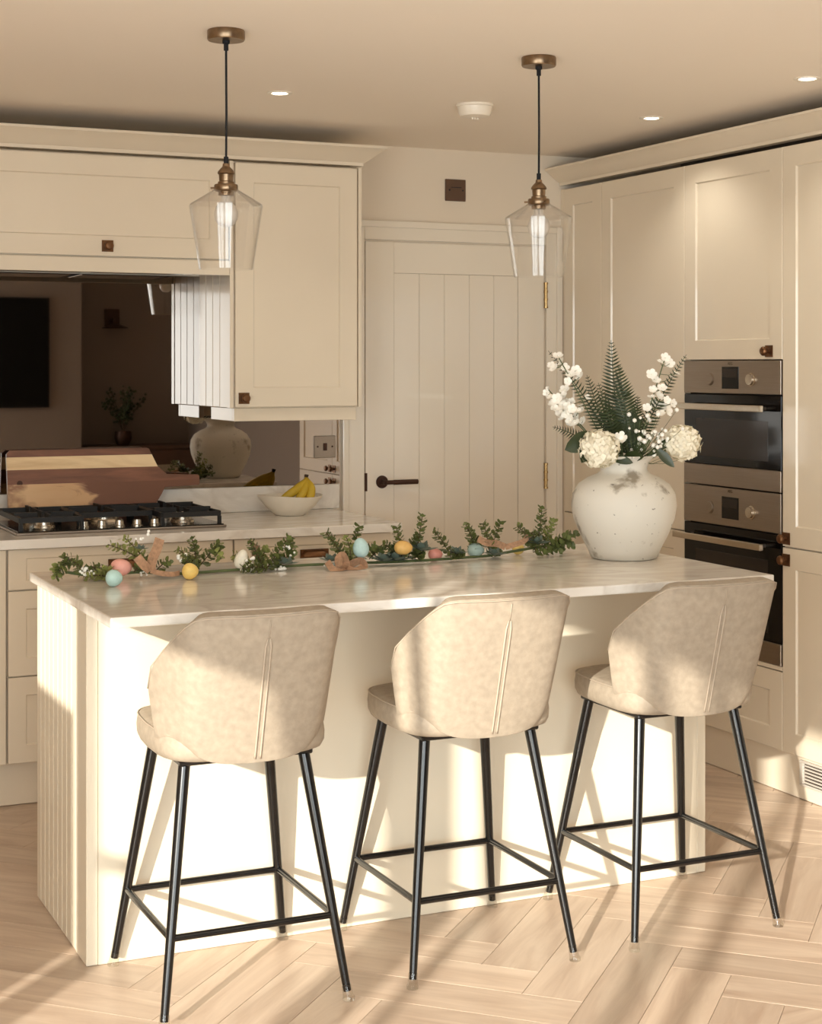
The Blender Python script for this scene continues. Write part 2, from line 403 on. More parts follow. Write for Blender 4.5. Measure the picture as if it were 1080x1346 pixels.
bm = bmesh.new()
for x, y, a in rest:
    t = bmesh.new(); t.from_mesh(pm); bmesh.ops.transform(t, verts=t.verts, matrix=Matrix.Translation((x, y, 0)) @ Matrix.Rotation(a, 4, 'Z'))
    tm = bpy.data.meshes.new('t'); t.to_mesh(tm); t.free(); bm.from_mesh(tm); bpy.data.meshes.remove(tm)
tag(from_bm('plank_field', bm, 'plank', floor, normals=False), None, None, None, 'stuff')

# internal door
DX0, DX1, DT = 2.645, 3.487, 2.02
dr1 = thing('door_1', ((DX0 + DX1) / 2, WY, 0), 'off-white boarded door with bronze lever handle and brass hinges', None, None, 'structure')
YD = WY - 0.012
box('stile', DX0, 2.773, YD, WY - 0.001, 0.005, DT, 'doorpaint', dr1, 0.001)
box('stile', 3.36, DX1, YD, WY - 0.001, 0.005, DT, 'doorpaint', dr1, 0.001)
box('rail', 2.7735, 3.3595, YD, WY - 0.001, 1.891, DT, 'doorpaint', dr1, 0.001)
box('rail', 2.7735, 3.3595, YD, WY - 0.001, 0.005, 0.21, 'doorpaint', dr1, 0.001)
for i in range(5):
    x = 2.7735 + i * 0.1172
    box('board', x + 0.0004, x + 0.1168, YD + 0.002, WY - 0.001, 0.2105, 1.8905, 'doorpaint', dr1, 0.0018)
for z in (1.81, 1.026):
    hg = tag(tube('hinge', [(3.491, WY - 0.022, z - 0.05), (3.491, WY - 0.022, z + 0.05)], 0.0075, 'brass', dr1, 10), 'brass hinge')
    for q in (-0.052, -0.018, 0.016, 0.052):
        tube('knuckle', [(3.491, WY - 0.022, z + q - 0.004), (3.491, WY - 0.022, z + q + 0.004)], 0.0095, 'brass', hg, 10)
h = lathe('lever_handle', [(0, 0), (0.0265, 0), (0.0265, 0.006), (0.024, 0.009), (0.011, 0.010), (0.0105, 0.045), (0, 0.046)], (2.718, YD, 1.022), 'bronze_dark', dr1, 24, '-Y')
tag(h, 'dark bronze lever handle')
tube('lever', [(2.716, YD - 0.045, 1.022), (2.75, YD - 0.047, 1.022), (2.752, YD - 0.047, 1.022), (2.86, YD - 0.047, 1.022)], [0.009, 0.009, 0.0105, 0.0105], 'bronze_dark', h, 14)
box('latch_plate', 2.637, 2.652, YD - 0.002, YD + 0.004, 0.985, 1.06, 'bronze_dark', dr1, 0)
tr = thing('trim_1', ((DX0 + DX1) / 2, WY, 0), 'off-white moulded architrave around the boarded door', None, None, 'structure')
def arch_leg(x0, x1, sgn):
    lst = [(x0, x1, WY - 0.018, WY - 0.0005, 0, 2.107)]
    box('architrave_leg', x0, x1, WY - 0.016, WY - 0.0005, 0, 2.107, 'doorpaint', tr, 0.002)
    a = x0 if sgn < 0 else x1 - 0.028
    box('architrave_moulding', a, a + 0.028, WY - 0.026, WY - 0.015, 0, 2.107, 'doorpaint', tr, 0.004, 2)
arch_leg(2.539, 2.639, -1); arch_leg(3.497, 3.574, 1)
box('architrave_head', 2.6395, 3.4965, WY - 0.016, WY - 0.0005, 2.028, 2.107, 'doorpaint', tr, 0.002)
box('architrave_moulding', 2.567, 3.546, WY - 0.026, WY - 0.0155, 2.079, 2.107, 'doorpaint', tr, 0.004, 2)

# ================================================================== BACK RUN, WALL UNITS
YC = 5.844
def carcass(parent, x0, x1, z0, z1, yf=YC + 0.021):
    box('carcass', x0, x1, yf, WY - 0.003, z0, z1, 'paint', parent, 0.001)
# right wall cabinet
c1 = thing('wall_cabinet', (2.2, WY, 1.345), 'cream single-door wall cabinet above the fruit bowl, beside the white door', 'cabinet')
carcass(c1, 1.945, 2.452, 1.345, 2.272)
d = shaker('door', c1, 'Y', YC, 1.953, 2.447, 1.349, 2.266); knob(d, 'Y', YC, 1.986, 1.382)
box('end_panel', 2.4525, 2.466, YC + 0.001, WY - 0.003, 1.345, 2.272, 'paint', c1, 0.001)
for i in range(4):
    y0 = YC + 0.04 + i * 0.088
    box('side_board', 1.933, 1.9445, y0 + 0.0006, y0 + 0.0874, 1.345, 2.272, 'paint', c1, 0.003)
box('corner_post', 1.931, 1.9445, YC, YC + 0.039, 1.345, 2.272, 'paint', c1, 0.001)
p = thing('pelmet', (2.2, YC, 1.295), 'cream light pelmet strip under the single-door wall cabinet', 'pelmet')
box('front_strip', 1.955, 2.452, YC + 0.022, YC + 0.042, 1.295, 1.3445, 'paint', p)
box('return_strip', 1.955, 1.975, YC + 0.0425, WY - 0.09, 1.295, 1.3445, 'paint', p)
# bridging cabinet with lift-up flap over the hob
c2 = thing('bridge_cabinet', (1.46, WY, 1.895), 'wide cream lift-up flap cabinet bridging above the gas hob', 'cabinet')
carcass(c2, 0.985, 1.9305, 1.897, 2.272)
d = shaker('flap_door', c2, 'Y', YC, 0.99, 1.926, 1.902, 2.266); knob(d, 'Y', YC, 1.467, 1.938)
p = box('hood_pelmet', 0.985, 1.9305, YC + 0.002, YC + 0.022, 1.843, 1.8965, 'paint')
tag(p, 'long cream pelmet strip under the lift-up flap cabinet', 'pelmet')
ex = thing('extractor', (1.46, 6.04, 1.85), 'dark canopy extractor tucked under the flap cabinet', 'extractor')
box('canopy', 1.06, 1.86, YC + 0.05, WY - 0.03, 1.862, 1.8955, 'iron', ex)
for k in (-1, 1): box('filter', 1.46 + k * 0.19 - 0.17, 1.46 + k * 0.19 + 0.17, YC + 0.08, WY - 0.08, 1.857, 1.8615, 'steel', ex)
# left wall cabinet (only its edge could come into view)
c3 = thing('wall_cabinet', (0.73, WY, 1.345), 'cream single-door wall cabinet at the far side of the flap cabinet', 'cabinet')
carcass(c3, 0.475, 0.982, 1.345, 2.272)
d = shaker('door', c3, 'Y', YC, 0.48, 0.977, 1.349, 2.266); knob(d, 'Y', YC, 0.944, 1.382)
def cornice(name, path, prof, label):
    """path: function o -> list of plan points"""
    bm = bmesh.new(); rows = []
    for o, z in prof: rows.append([bm.verts.new((x, y, z)) for x, y in path(o)])
    n = len(rows)
    for i in range(n):
        A, B = rows[i], rows[(i + 1) % n]
        for k in range(len(A) - 1): bm.faces.new((A[k], A[k + 1], B[k + 1], B[k]))
    for e in (0, -1): bm.faces.new([r[e] for r in rows])
    return tag(sharp(from_bm(name, bm, 'paint'), 25), label, 'cornice')
PROF = [(-0.03, 2.278), (0.004, 2.278), (0.006, 2.290), (0.018, 2.296), (0.045, 2.318), (0.072, 2.338), (0.078, 2.340), (0.078, 2.349), (-0.03, 2.349)]
cornice('cornice', lambda o: [(0.475, YC - o), (2.466 + o, YC - o), (2.466 + o, WY - 0.002)], PROF, 'cream flared cornice along the top of the hob-side wall cabinets')

# ---------------------------------------------------------------- base units
YB = 5.572
def cup(parent, x, z):
    bm = bmesh.new(); n = 12; rows = []
    for j in range(5):
        t = j / 4 * math.pi / 2
        rows.append([bm.verts.new((x + 0.052 * math.cos(math.pi * k / n) * (0.4 + 0.6 * math.cos(t)), YB - 0.002 - 0.024 * math.sin(math.pi * k / n) ** 0.5 * (0.15 + 0.85 * math.cos(t)), z + 0.022 * math.sin(t) - 0.008)) for k in range(n + 1)])
    for A, B in zip(rows, rows[1:]):
        for k in range(n): bm.faces.new((A[k], A[k + 1], B[k + 1], B[k]))
    c = from_bm('cup_handle', bm, 'bronze', parent, True)
    box('backplate', x - 0.055, x + 0.055, YB - 0.003, YB, z - 0.018, z + 0.016, 'bronze', c, 0)
    return c
def base_unit(x0, x1, fronts, label, name='base_cabinet'):
    t = thing(name, ((x0 + x1) / 2, WY, 0), label, 'cabinet')
    box('carcass', x0, x1, YB + 0.021, WY - 0.02, 0.155, 0.886, 'paint', t, 0.001)
    for z0, z1 in fronts:
        d = shaker('drawer_front' if z1 - z0 < 0.4 else 'door', t, 'Y', YB, x0 + 0.002, x1 - 0.002, z0, z1, 0.06, rail=0.03 if z1 - z0 < 0.15 else 0.06)
        if z1 - z0 < 0.4: cup(d, (x0 + x1) / 2, (z0 + z1) / 2 + 0.005)
        else: knob(d, 'Y', YB, x0 + 0.045, z1 - 0.05)
    return t
base_unit(1.058, 1.854, [(0.747, 0.883), (0.456, 0.742), (0.162, 0.451)], 'cream three-drawer base unit under the gas hob', 'drawer_unit')
base_unit(1.857, 2.47, [(0.747, 0.883), (0.162, 0.742)], 'cream base unit with top drawer, under the fruit bowl')
base_unit(0.456, 1.055, [(0.162, 0.883)], 'cream single-door base unit at the hob drawers\' outer side')
tag(box('plinth', 0.456, 2.47, 5.655, 5.673, 0.002, 0.154, 'paint', None, 0.001), 'cream plinth board below the hob-side base units', 'plinth')
tag(box('worktop', 0.44, 2.50, 5.538, WY - 0.003, 0.8875, 0.92, 'quartz', None, 0.003, 2), 'pale quartz worktop holding the gas hob and fruit bowl', 'worktop')
tag(box('upstand', 0.44, 2.525, WY - 0.0225, WY - 0.003, 0.9205, 1.02, 'quartz', None, 0.002), 'pale quartz upstand behind the hob and fruit bowl', 'upstand')
mr = box('splashback_mirror', 0.99, 2.53, WY - 0.0105, WY - 0.003, 1.021, 1.856, 'mirror', None, 0)
tag(mr, 'smoked bronze mirror splashback behind the hob', 'mirror')
# socket on the mirror
s = thing('switch_socket', (2.463, WY - 0.0105, 1.13), 'bronze switched outlet plate on the mirror above the bananas', 'socket')
box('plate', 2.416, 2.51, WY - 0.0165, WY - 0.0108, 1.128, 1.218, 'steel', s, 0.002)
box('rocker', 2.455, 2.471, WY - 0.021, WY - 0.0167, 1.158, 1.188, 'bronze_dark', s, 0.001)
for x in (2.431, 2.495): lathe('screw', [(0, 0), (0.004, 0), (0.0035, 0.002), (0, 0.0022)], (x, WY - 0.0167, 1.174), 'bronze_dark', s, 10, '-Y')
s = thing('spur_plate', (3.06, WY, 2.2), 'square bronze switch plate on the wall above the door', 'switch')
box('plate', 3.014, 3.11, WY - 0.008, WY - 0.0005, 2.203, 2.295, 'plate', s, 0.002)
box('carrier', 3.04, 3.088, WY - 0.0095, WY - 0.0082, 2.259, 2.262, 'iron', s, 0)
for x in (3.033, 3.096): lathe('screw', [(0, 0), (0.004, 0), (0.0035, 0.002), (0, 0.0022)], (x, WY - 0.0082, 2.249), 'iron', s, 10, '-Y')

# ---------------------------------------------------------------- hob
HX0, HX1, HY0, HY1, HZ = 1.105, 1.86, 5.665, 6.13, 0.9205
hob = thing('gas_hob', (1.48, 5.9, HZ), 'black five-burner gas hob with cast iron pan supports', 'hob')
box('base_plate', HX0, HX1, HY0, HY1, HZ, HZ + 0.008, 'steel', hob, 0.002)
box('glass_top', HX0 + 0.008, HX1 - 0.008, HY0 + 0.008, HY1 - 0.008, HZ + 0.0081, HZ + 0.012, 'gloss_black', hob, 0.001)
zt = HZ + 0.012
burn = [(1.23, 5.80, 0.03), (1.23, 6.02, 0.038), (1.4825, 5.96, 0.055), (1.735, 5.80, 0.034), (1.735, 6.02, 0.03)]
for x, y, r in burn:
    bq = lathe('burner', [(0, 0), (r * 1.25, 0), (r * 1.2, 0.008), (r, 0.010), (r, 0.02), (0, 0.02)], (x, y, zt), 'steel_hi', hob, 24)
    lathe('burner_cap', [(0, 0.0202), (r * 0.85, 0.0202), (r * 0.85, 0.025), (r * 0.75, 0.0275), (0, 0.028)], (x, y, zt), 'iron', bq, 24)
for k in range(5):
    kx = 1.355 + k * 0.064
    kn = lathe('control_knob', [(0, 0), (0.02, 0), (0.02, 0.004), (0.016, 0.006), (0.0145, 0.022), (0, 0.023)], (kx, 5.735, zt), 'steel_hi', hob, 20)
def support(x0, x1, y0, y1, cs):
    bm = bmesh.new(); zb, zh, t = zt + 0.028, zt + 0.046, 0.006
    for y in (y0, y1): add_box(bm, x0, x1, y - t, y + t, zb, zh)
    for x in (x0, x1): add_box(bm, x - t, x + t, y0, y1, zb, zh)
    for x in (x0, x1):
        for y in (y0, y1): add_box(bm, x - t, x + t, y - t, y + t, zt, zb)
    for cx, cy in cs:
        for dx, dy in ((1, 0), (-1, 0), (0, 1), (0, -1)):
            if dx: add_box(bm, *sorted((cx + dx * 0.025, x1 if dx > 0 else x0)), cy - t * 0.7, cy + t * 0.7, zb + 0.004, zh + 0.008)
            else:
                ye = y1 if dy > 0 else y0
                if len(cs) == 2: ye = cy + dy * 0.10
                add_box(bm, cx - t * 0.7, cx + t * 0.7, *sorted((cy + dy * 0.025, ye)), zb + 0.004, zh + 0.008)
    if len(cs) == 2: add_box(bm, x0, x1, 5.91 - t, 5.91 + t, zb, zh)
    from_bm('pan_support', bm, 'iron', hob)
support(1.125, 1.338, 5.69, 6.11, [(1.23, 5.80), (1.23, 6.02)])
support(1.352, 1.614, 5.80, 6.11, [(1.4825, 5.96)])
support(1.628, 1.84, 5.69, 6.11, [(1.735, 5.80), (1.735, 6.02)])

# ---------------------------------------------------------------- chopping board, leaning on the mirror
bL, bR, hgt = 1.168, 1.795, 0.262
cb = thing('chopping_board', (1.48, 6.15, 0.922), 'striped acacia paddle chopping board leaning on the mirror behind the hob', 'chopping board')
lean = math.radians(11); YF, Z0 = 6.145, 0.9225
poly = [(0.0, 0.012), (0.012, 0.0), (0.50, 0.0), (0.545, 0.02), (0.585, 0.08), (0.60, 0.107), (0.735, 0.112), (0.74, 0.118), (0.74, 0.146), (0.735, 0.152),
        (0.61, 0.158), (0.575, 0.19), (0.545, hgt - 0.004), (0.535, hgt), (0.012, hgt), (0.0, hgt - 0.012)]
def clip(poly, z, above):
    out = []
    for i in range(len(poly)):
        a, b2 = poly[i], poly[(i + 1) % len(poly)]
        ia, ib = (a[1] >= z) == above or a[1] == z, (b2[1] >= z) == above or b2[1] == z
        if ia: out.append(a)
        if ia != ib:
            t = (z - a[1]) / (b2[1] - a[1]); out.append((a[0] + (b2[0] - a[0]) * t, z))
    return out
zs = [0.0, 0.028, 0.103, 0.133, 0.158, 0.188, 0.236, hgt]
wd_ = ['woodA', 'woodC', 'woodC', 'woodA', 'woodA', 'woodB', 'woodA']
for i, mt in enumerate(wd_):
    q = clip(clip(poly, zs[i], True), zs[i + 1], False)
    if len(q) < 3: continue
    bm = bmesh.new()
    f = lambda a, b2, o: Vector((bL + a, YF + b2 * math.sin(lean) - o * math.cos(lean), Z0 + b2 * math.cos(lean) + o * math.sin(lean) + 0.004))
    A = [bm.verts.new(f(a, b2, 0)) for a, b2 in q]; B = [bm.verts.new(f(a, b2, 0.02)) for a, b2 in q]
    for k in range(len(q)): bm.faces.new((A[k], A[(k + 1) % len(q)], B[(k + 1) % len(q)], B[k]))
    bm.faces.new(A[::-1]); bm.faces.new(B)
    from_bm('wood_strip', bm, mt, cb)
bm = bmesh.new(); c0 = Vector((bL + 0.045, YF + 0.14 * math.sin(lean) - 0.0205 * math.cos(lean), Z0 + 0.14 * math.cos(lean) + 0.0045))
add_lathe(bm, [(0, 0), (0.011, 0), (0.010, 0.001), (0, 0.001)], c0, 16, '-Y'); from_bm('hanging_hole', bm, 'bronze_dark', cb)

# ---------------------------------------------------------------- fruit bowl and bananas
bc = Vector((2.235, 6.02, 0.9205))
fb = lathe('fruit_bowl', [(0, 0), (0.055, 0), (0.06, 0.004), (0.092, 0.03), (0.122, 0.066), (0.128, 0.078), (0.124, 0.079), (0.116, 0.068), (0.086, 0.034), (0.055, 0.011), (0, 0.009)], bc, 'ceramic', None, 40, ang=60)
for v in fb.data.vertices:
    a = math.atan2(v.co.y - bc.y, v.co.x - bc.x); r = math.hypot(v.co.y - bc.y, v.co.x - bc.x)
    v.co.z += 0.004 * math.sin(2 * a + 0.6) * (r / 0.128) ** 2
tag(fb, 'white textured ceramic bowl holding bananas on the worktop', 'bowl')
crown = bc + Vector((0.075, 0.02, 0.142))
ends = [Vector((-0.055, -0.03, 0.062)), Vector((0.0, -0.045, 0.045)), Vector((0.05, -0.045, 0.045))]
bunch = thing('banana_bunch', bc + Vector((0.02, -0.02, 0.04)), 'bunch of three yellow-green bananas in the white bowl', 'bananas')
for i, e in enumerate(ends):
    e = bc + e; pts = []; rad = []
    mid = (crown + e) / 2 + Vector((0.03 - 0.01 * i + 0.02 * (i == 2), -0.035, 0.004))
    for k in range(11):
        t = k / 10; pts.append(crown * (1 - t) ** 2 + mid * 2 * t * (1 - t) + e * t * t)
        rad.append([0.006, 0.007, 0.010, 0.0145, 0.017, 0.018, 0.018, 0.0175, 0.016, 0.012, 0.006][k])
    bm = bmesh.new(); add_tube(bm, pts, rad, 8); bt = from_bm('banana', bm, 'banana', bunch, True)
    tube('stalk', [crown + Vector((0.002 * i, 0, 0.012)), crown], [0.008, 0.0065], 'banana_tip', bt, 8)

# ================================================================== TALL UNITS (right)
XT = 3.575
def tall(y0, y1, label, name='tall_cabinet'):
    t = thing(name, (3.89, (y0 + y1) / 2, 0), label, 'cabinet')
    return t
def tcarc(t, y0, y1, z0, z1):
    box('carcass', XT + 0.021, XR - 0.02, y0, y1, z0, z1, 'paint', t, 0.001)
Y1, Y2, Y3, Y4, Y5, Y6, Y7 = 6.205, 5.895, 5.284, 4.678, 4.078, 3.538, 3.0
def two_doors(t, ya, yb, ks):
    tcarc(t, yb + 0.001, ya - 0.001, 0.15, 2.275)
    d = shaker('upper_door', t, 'X', XT, yb + 0.0015, ya - 0.0015, 0.872, 2.272); knob(d, 'X', XT, ks, 0.9)
    d = shaker('lower_door', t, 'X', XT, yb + 0.0015, ya - 0.0015, 0.152, 0.867); knob(d, 'X', XT, ks, 0.825)
t1 = tall(Y2, Y1, 'narrow cream tall larder unit in the corner beside the white door'); two_doors(t1, Y1, Y2, Y2 + 0.035)
t2 = tall(Y3, Y2, 'wide cream tall cabinet between the narrow larder and the ovens'); two_doors(t2, Y2, Y3, Y2 - 0.035)
t4 = tall(Y5, Y4, 'cream tall cabinet standing past the ovens, above the plinth vent'); two_doors(t4, Y4, Y5, Y4 - 0.022)
t5 = tall(Y6, Y5, 'cream tall cabinet next to the last tall unit in the run'); two_doors(t5, Y5, Y6, Y6 + 0.035)
t6 = tall(Y7, Y6, 'cream tall cabinet ending the run nearest the sitting area'); two_doors(t6, Y6, Y7, Y6 - 0.035)
t3 = tall(Y4, Y3, 'cream tall oven housing with top door and bottom drawer', 'oven_housing')
boxes('carcass', [(XT + 0.021, XR - 0.02, Y4 + 0.001, Y3 - 0.001, 1.53, 2.275), (XT + 0.021, XR - 0.02, Y4 + 0.001, Y3 - 0.001, 0.15, 0.445),
                  (XT + 0.30, XR - 0.02, Y4 + 0.001, Y3 - 0.001, 0.445, 1.53), (XT + 0.021, XT + 0.30, Y4 + 0.001, Y4 + 0.012, 0.445, 1.53), (XT + 0.021, XT + 0.30, Y3 - 0.012, Y3 - 0.001, 0.445, 1.53)], 'paint', t3)
d = shaker('top_door', t3, 'X', XT, Y4 + 0.0015, Y3 - 0.0015, 1.527, 2.272); knob(d, 'X', XT, Y4 + 0.075, 1.556)
d = shaker('bottom_drawer', t3, 'X', XT, Y4 + 0.0015, Y3 - 0.0015, 0.152, 0.427)
box('shelf_strip', XT + 0.001, XT + 0.021, Y4 + 0.002, Y3 - 0.002, 0.431, 0.446, 'paint', t3, 0.001)
box('filler_strip', XT + 0.002, XT + 0.022, Y1 + 0.001, WY - 0.002, 0.15, 2.275, 'paint', t1, 0.001)
cornice('cornice', lambda o: [(XT - o, WY - 0.002), (XT - o, Y7)], [(o, z + 0.013) for o, z in PROF], 'cream flared cornice along the top of the oven-side tall units')
tag(box('plinth', 3.594, 3.612, Y7, WY - 0.003, 0.002, 0.149, 'paint', None, 0.001), 'cream plinth board below the oven-side tall units', 'plinth')
vg = thing('plinth_vent', (3.59, 4.40, 0.05), 'silver louvred vent grille set in the plinth', 'vent')
va0, va1 = 4.18, 4.592
box('back_tray', 3.590, 3.5935, va0, va1, 0.055, 0.138, 'bronze_dark', vg, 0)
for q in ((va0, va1, 0.132, 0.140), (va0, va1, 0.052, 0.060), (va1 - 0.02, va1, 0.0605, 0.1315), (va0, va0 + 0.02, 0.0605, 0.1315)):
    box('frame_bar', 3.581, 3.5899, q[0], q[1], q[2], q[3], 'silver', vg, 0.001)
for k in range(6): box('louvre', 3.582, 3.5898, va0 + 0.021, va1 - 0.021, 0.0645 + k * 0.0115, 0.0695 + k * 0.0115, 'silver', vg, 0)
for y in (4.45, 4.31): box('divider', 3.580, 3.5899, y, y + 0.008, 0.0605, 0.1315, 'silver', vg, 0)

def text(name, s, size, mtl, parent, axis, plane, a, z):
    cu = bpy.data.curves.new('txt', 'FONT'); cu.body = s; cu.size = size; cu.align_x = 'CENTER'; cu.align_y = 'CENTER'; cu.extrude = 0.0002
    o = bpy.data.objects.new('txt', cu); COL.objects.link(o)
    me = bpy.data.meshes.new_from_object(o); bpy.data.objects.remove(o); bpy.data.curves.remove(cu)
    f = mp_axis(axis, plane)
    sgn = -1 if axis == 'X' else 1
    off = root_loc(parent)
    for v in me.vertices: v.co = f(a + sgn * v.co.x, z + v.co.y, 0.0006 + v.co.z) - off
    return link(name, me, mtl, parent)
def oven(name, z0, z1, zc, label, win):
    """z1 top, zc bottom of control panel, z0 bottom"""
    y0, y1 = Y4 + 0.004, Y3 - 0.004; xf = XT - 0.004; ym = (y0 + y1) / 2
    t = thing(name, (XT + 0.1, ym, z0), label, 'oven')
    box('body', XT + 0.018, XT + 0.28, y0 + 0.012, y1 - 0.012, z0 + 0.003, z1 - 0.003, 'iron', t, 0)
    cp = box('control_panel', xf, XT + 0.0175, y0, y1, zc, z1, 'steel', t, 0.0015)
    zm = (zc + z1) / 2
    dp = box('display', xf - 0.0012, xf + 0.001, ym - 0.052, ym + 0.052, zm - 0.043, zm + 0.038, 'blackglass', cp, 0.001)
    box('screen', xf - 0.0016, xf - 0.0012, ym - 0.045, ym + 0.045, zm - 0.002, zm + 0.031, 'ovenwin', dp, 0)
    text('brand_mark', 'AEG', 0.016, 'bronze_dark', cp, 'X', xf, ym, z1 - 0.011)
    for s in (-1, 1):
        lathe('control_knob', [(0, 0), (0.024, 0), (0.024, 0.002), (0.0205, 0.003), (0.0195, 0.013 if s < 0 else 0.006), (0, 0.0135 if s < 0 else 0.006)], (xf - 0.0001, ym + s * 0.128, zm - 0.008), 'steel_hi' if s < 0 else 'steel', cp, 24, '-X')
    zs_ = z0 + 0.075
    dd = box('oven_door', xf + 0.002, XT + 0.0175, y0, y1, zs_ + 0.001, zc - 0.004, 'blackglass', t, 0.002)
    box('window', xf + 0.0008, xf + 0.003, y0 + 0.075, y1 - 0.075, zs_ + 0.03, zc - win, 'ovenwin', dd, 0.001)
    hz = zc - 0.05
    hd = box('handle', xf - 0.058, xf - 0.04, y0 + 0.045, y1 + 0.005 - 0.01, hz - 0.012, hz + 0.012, 'steel_hi', dd, 0.003, 2)
    for yy in (y0 + 0.09, y1 - 0.06): tube('handle_post', [(xf + 0.001, yy, hz), (xf - 0.042, yy, hz)], 0.007, 'steel', hd, 10)
    box('lower_trim', xf, XT + 0.0175, y0, y1, z0, zs_, 'steel', t, 0.0015)
oven('oven', 1.058, 1.523, 1.402, 'upper compact oven with steel control panel and black glass door', 0.095)
oven('oven', 0.448, 1.053, 0.913, 'lower full-height oven with steel panel, partly behind the island worktop', 0.10)

# ================================================================== ISLAND
IX0, IX1, IY0, IY1 = 0.965, 2.82, 4.057, 4.655
isl = thing('kitchen_island', (1.9, 4.36, 0), 'ivory island base with grooved end panels under the long worktop', 'island')
box('body', IX0 + 0.012, IX1 - 0.012, IY0 + 0.004, IY1 - 0.004, 0.001, 0.8935, 'island', isl, 0)
box('front_panel', IX0 + 0.0305, IX1 - 0.0305, IY0 + 0.0005, IY0 + 0.0039, 0.001, 0.8935, 'island', isl, 0.0006)
for xa in (IX0, IX1 - 0.03): box('corner_post', xa, xa + 0.03, IY0, IY0 + 0.115, 0.001, 0.8935, 'island', isl, 0.002)
for xa in (IX0, IX1 - 0.0115):
    nb = 9; y = IY0 + 0.116; wb = (IY1 - 0.002 - y) / nb
    for i in range(nb): box('side_board', xa + 0.001, xa + 0.0115, y + i * wb + 0.0006, y + (i + 1) * wb - 0.0006, 0.001, 0.8935, 'island', isl, 0.0035)
tag(box('island_worktop', 0.945, 2.828, 3.737, 4.655, 0.8945, 0.92, 'quartz', None, 0.004, 2), 'pale veined quartz island worktop with seating overhang', 'worktop')

# ---------------------------------------------------------------- bar stools
def lerp(tbl, x):
    for (a, va), (b2, vb) in zip(tbl, tbl[1:]):
        if x <= b2:
            t = (x - a) / (b2 - a); t = t * t * (3 - 2 * t) if False else t
            return va + (vb - va) * t
    return tbl[-1][1]
PLAN = [(0.0, -0.314), (0.05, -0.313), (0.10, -0.309), (0.145, -0.301), (0.172, -0.290), (0.189, -0.270), (0.203, -0.238), (0.222, -0.190), (0.241, -0.132), (0.247, -0.095)]
ZTOP = [0.942, 0.942, 0.943, 0.943, 0.938, 0.920, 0.895, 0.857, 0.812, 0.755]
ZBOT = [0.583, 0.583, 0.585, 0.590, 0.599, 0.606, 0.612, 0.616, 0.620, 0.622]
def shell_pt(x, y, zt_, zb, t, sgn):
    """t 0 bottom .. 1 top"""
    z = zb + (zt_ - zb) * t
    k = (z - 0.585) / 0.35
    wx = 0.80 + 0.20 * min(1, max(0, k)) ** 0.75
    lean_ = 0.098 * (1 - min(1, max(0, k))) * min(1, max(0, (-y - 0.10) / 0.20))
    r = 1 - max(0, 0.10 - t) / 0.10 * 0.10          # rounded lower rim
    yy = (y + lean_) * (0.97 + 0.03 * r)
    return Vector((sgn * x * wx * r, yy, z))
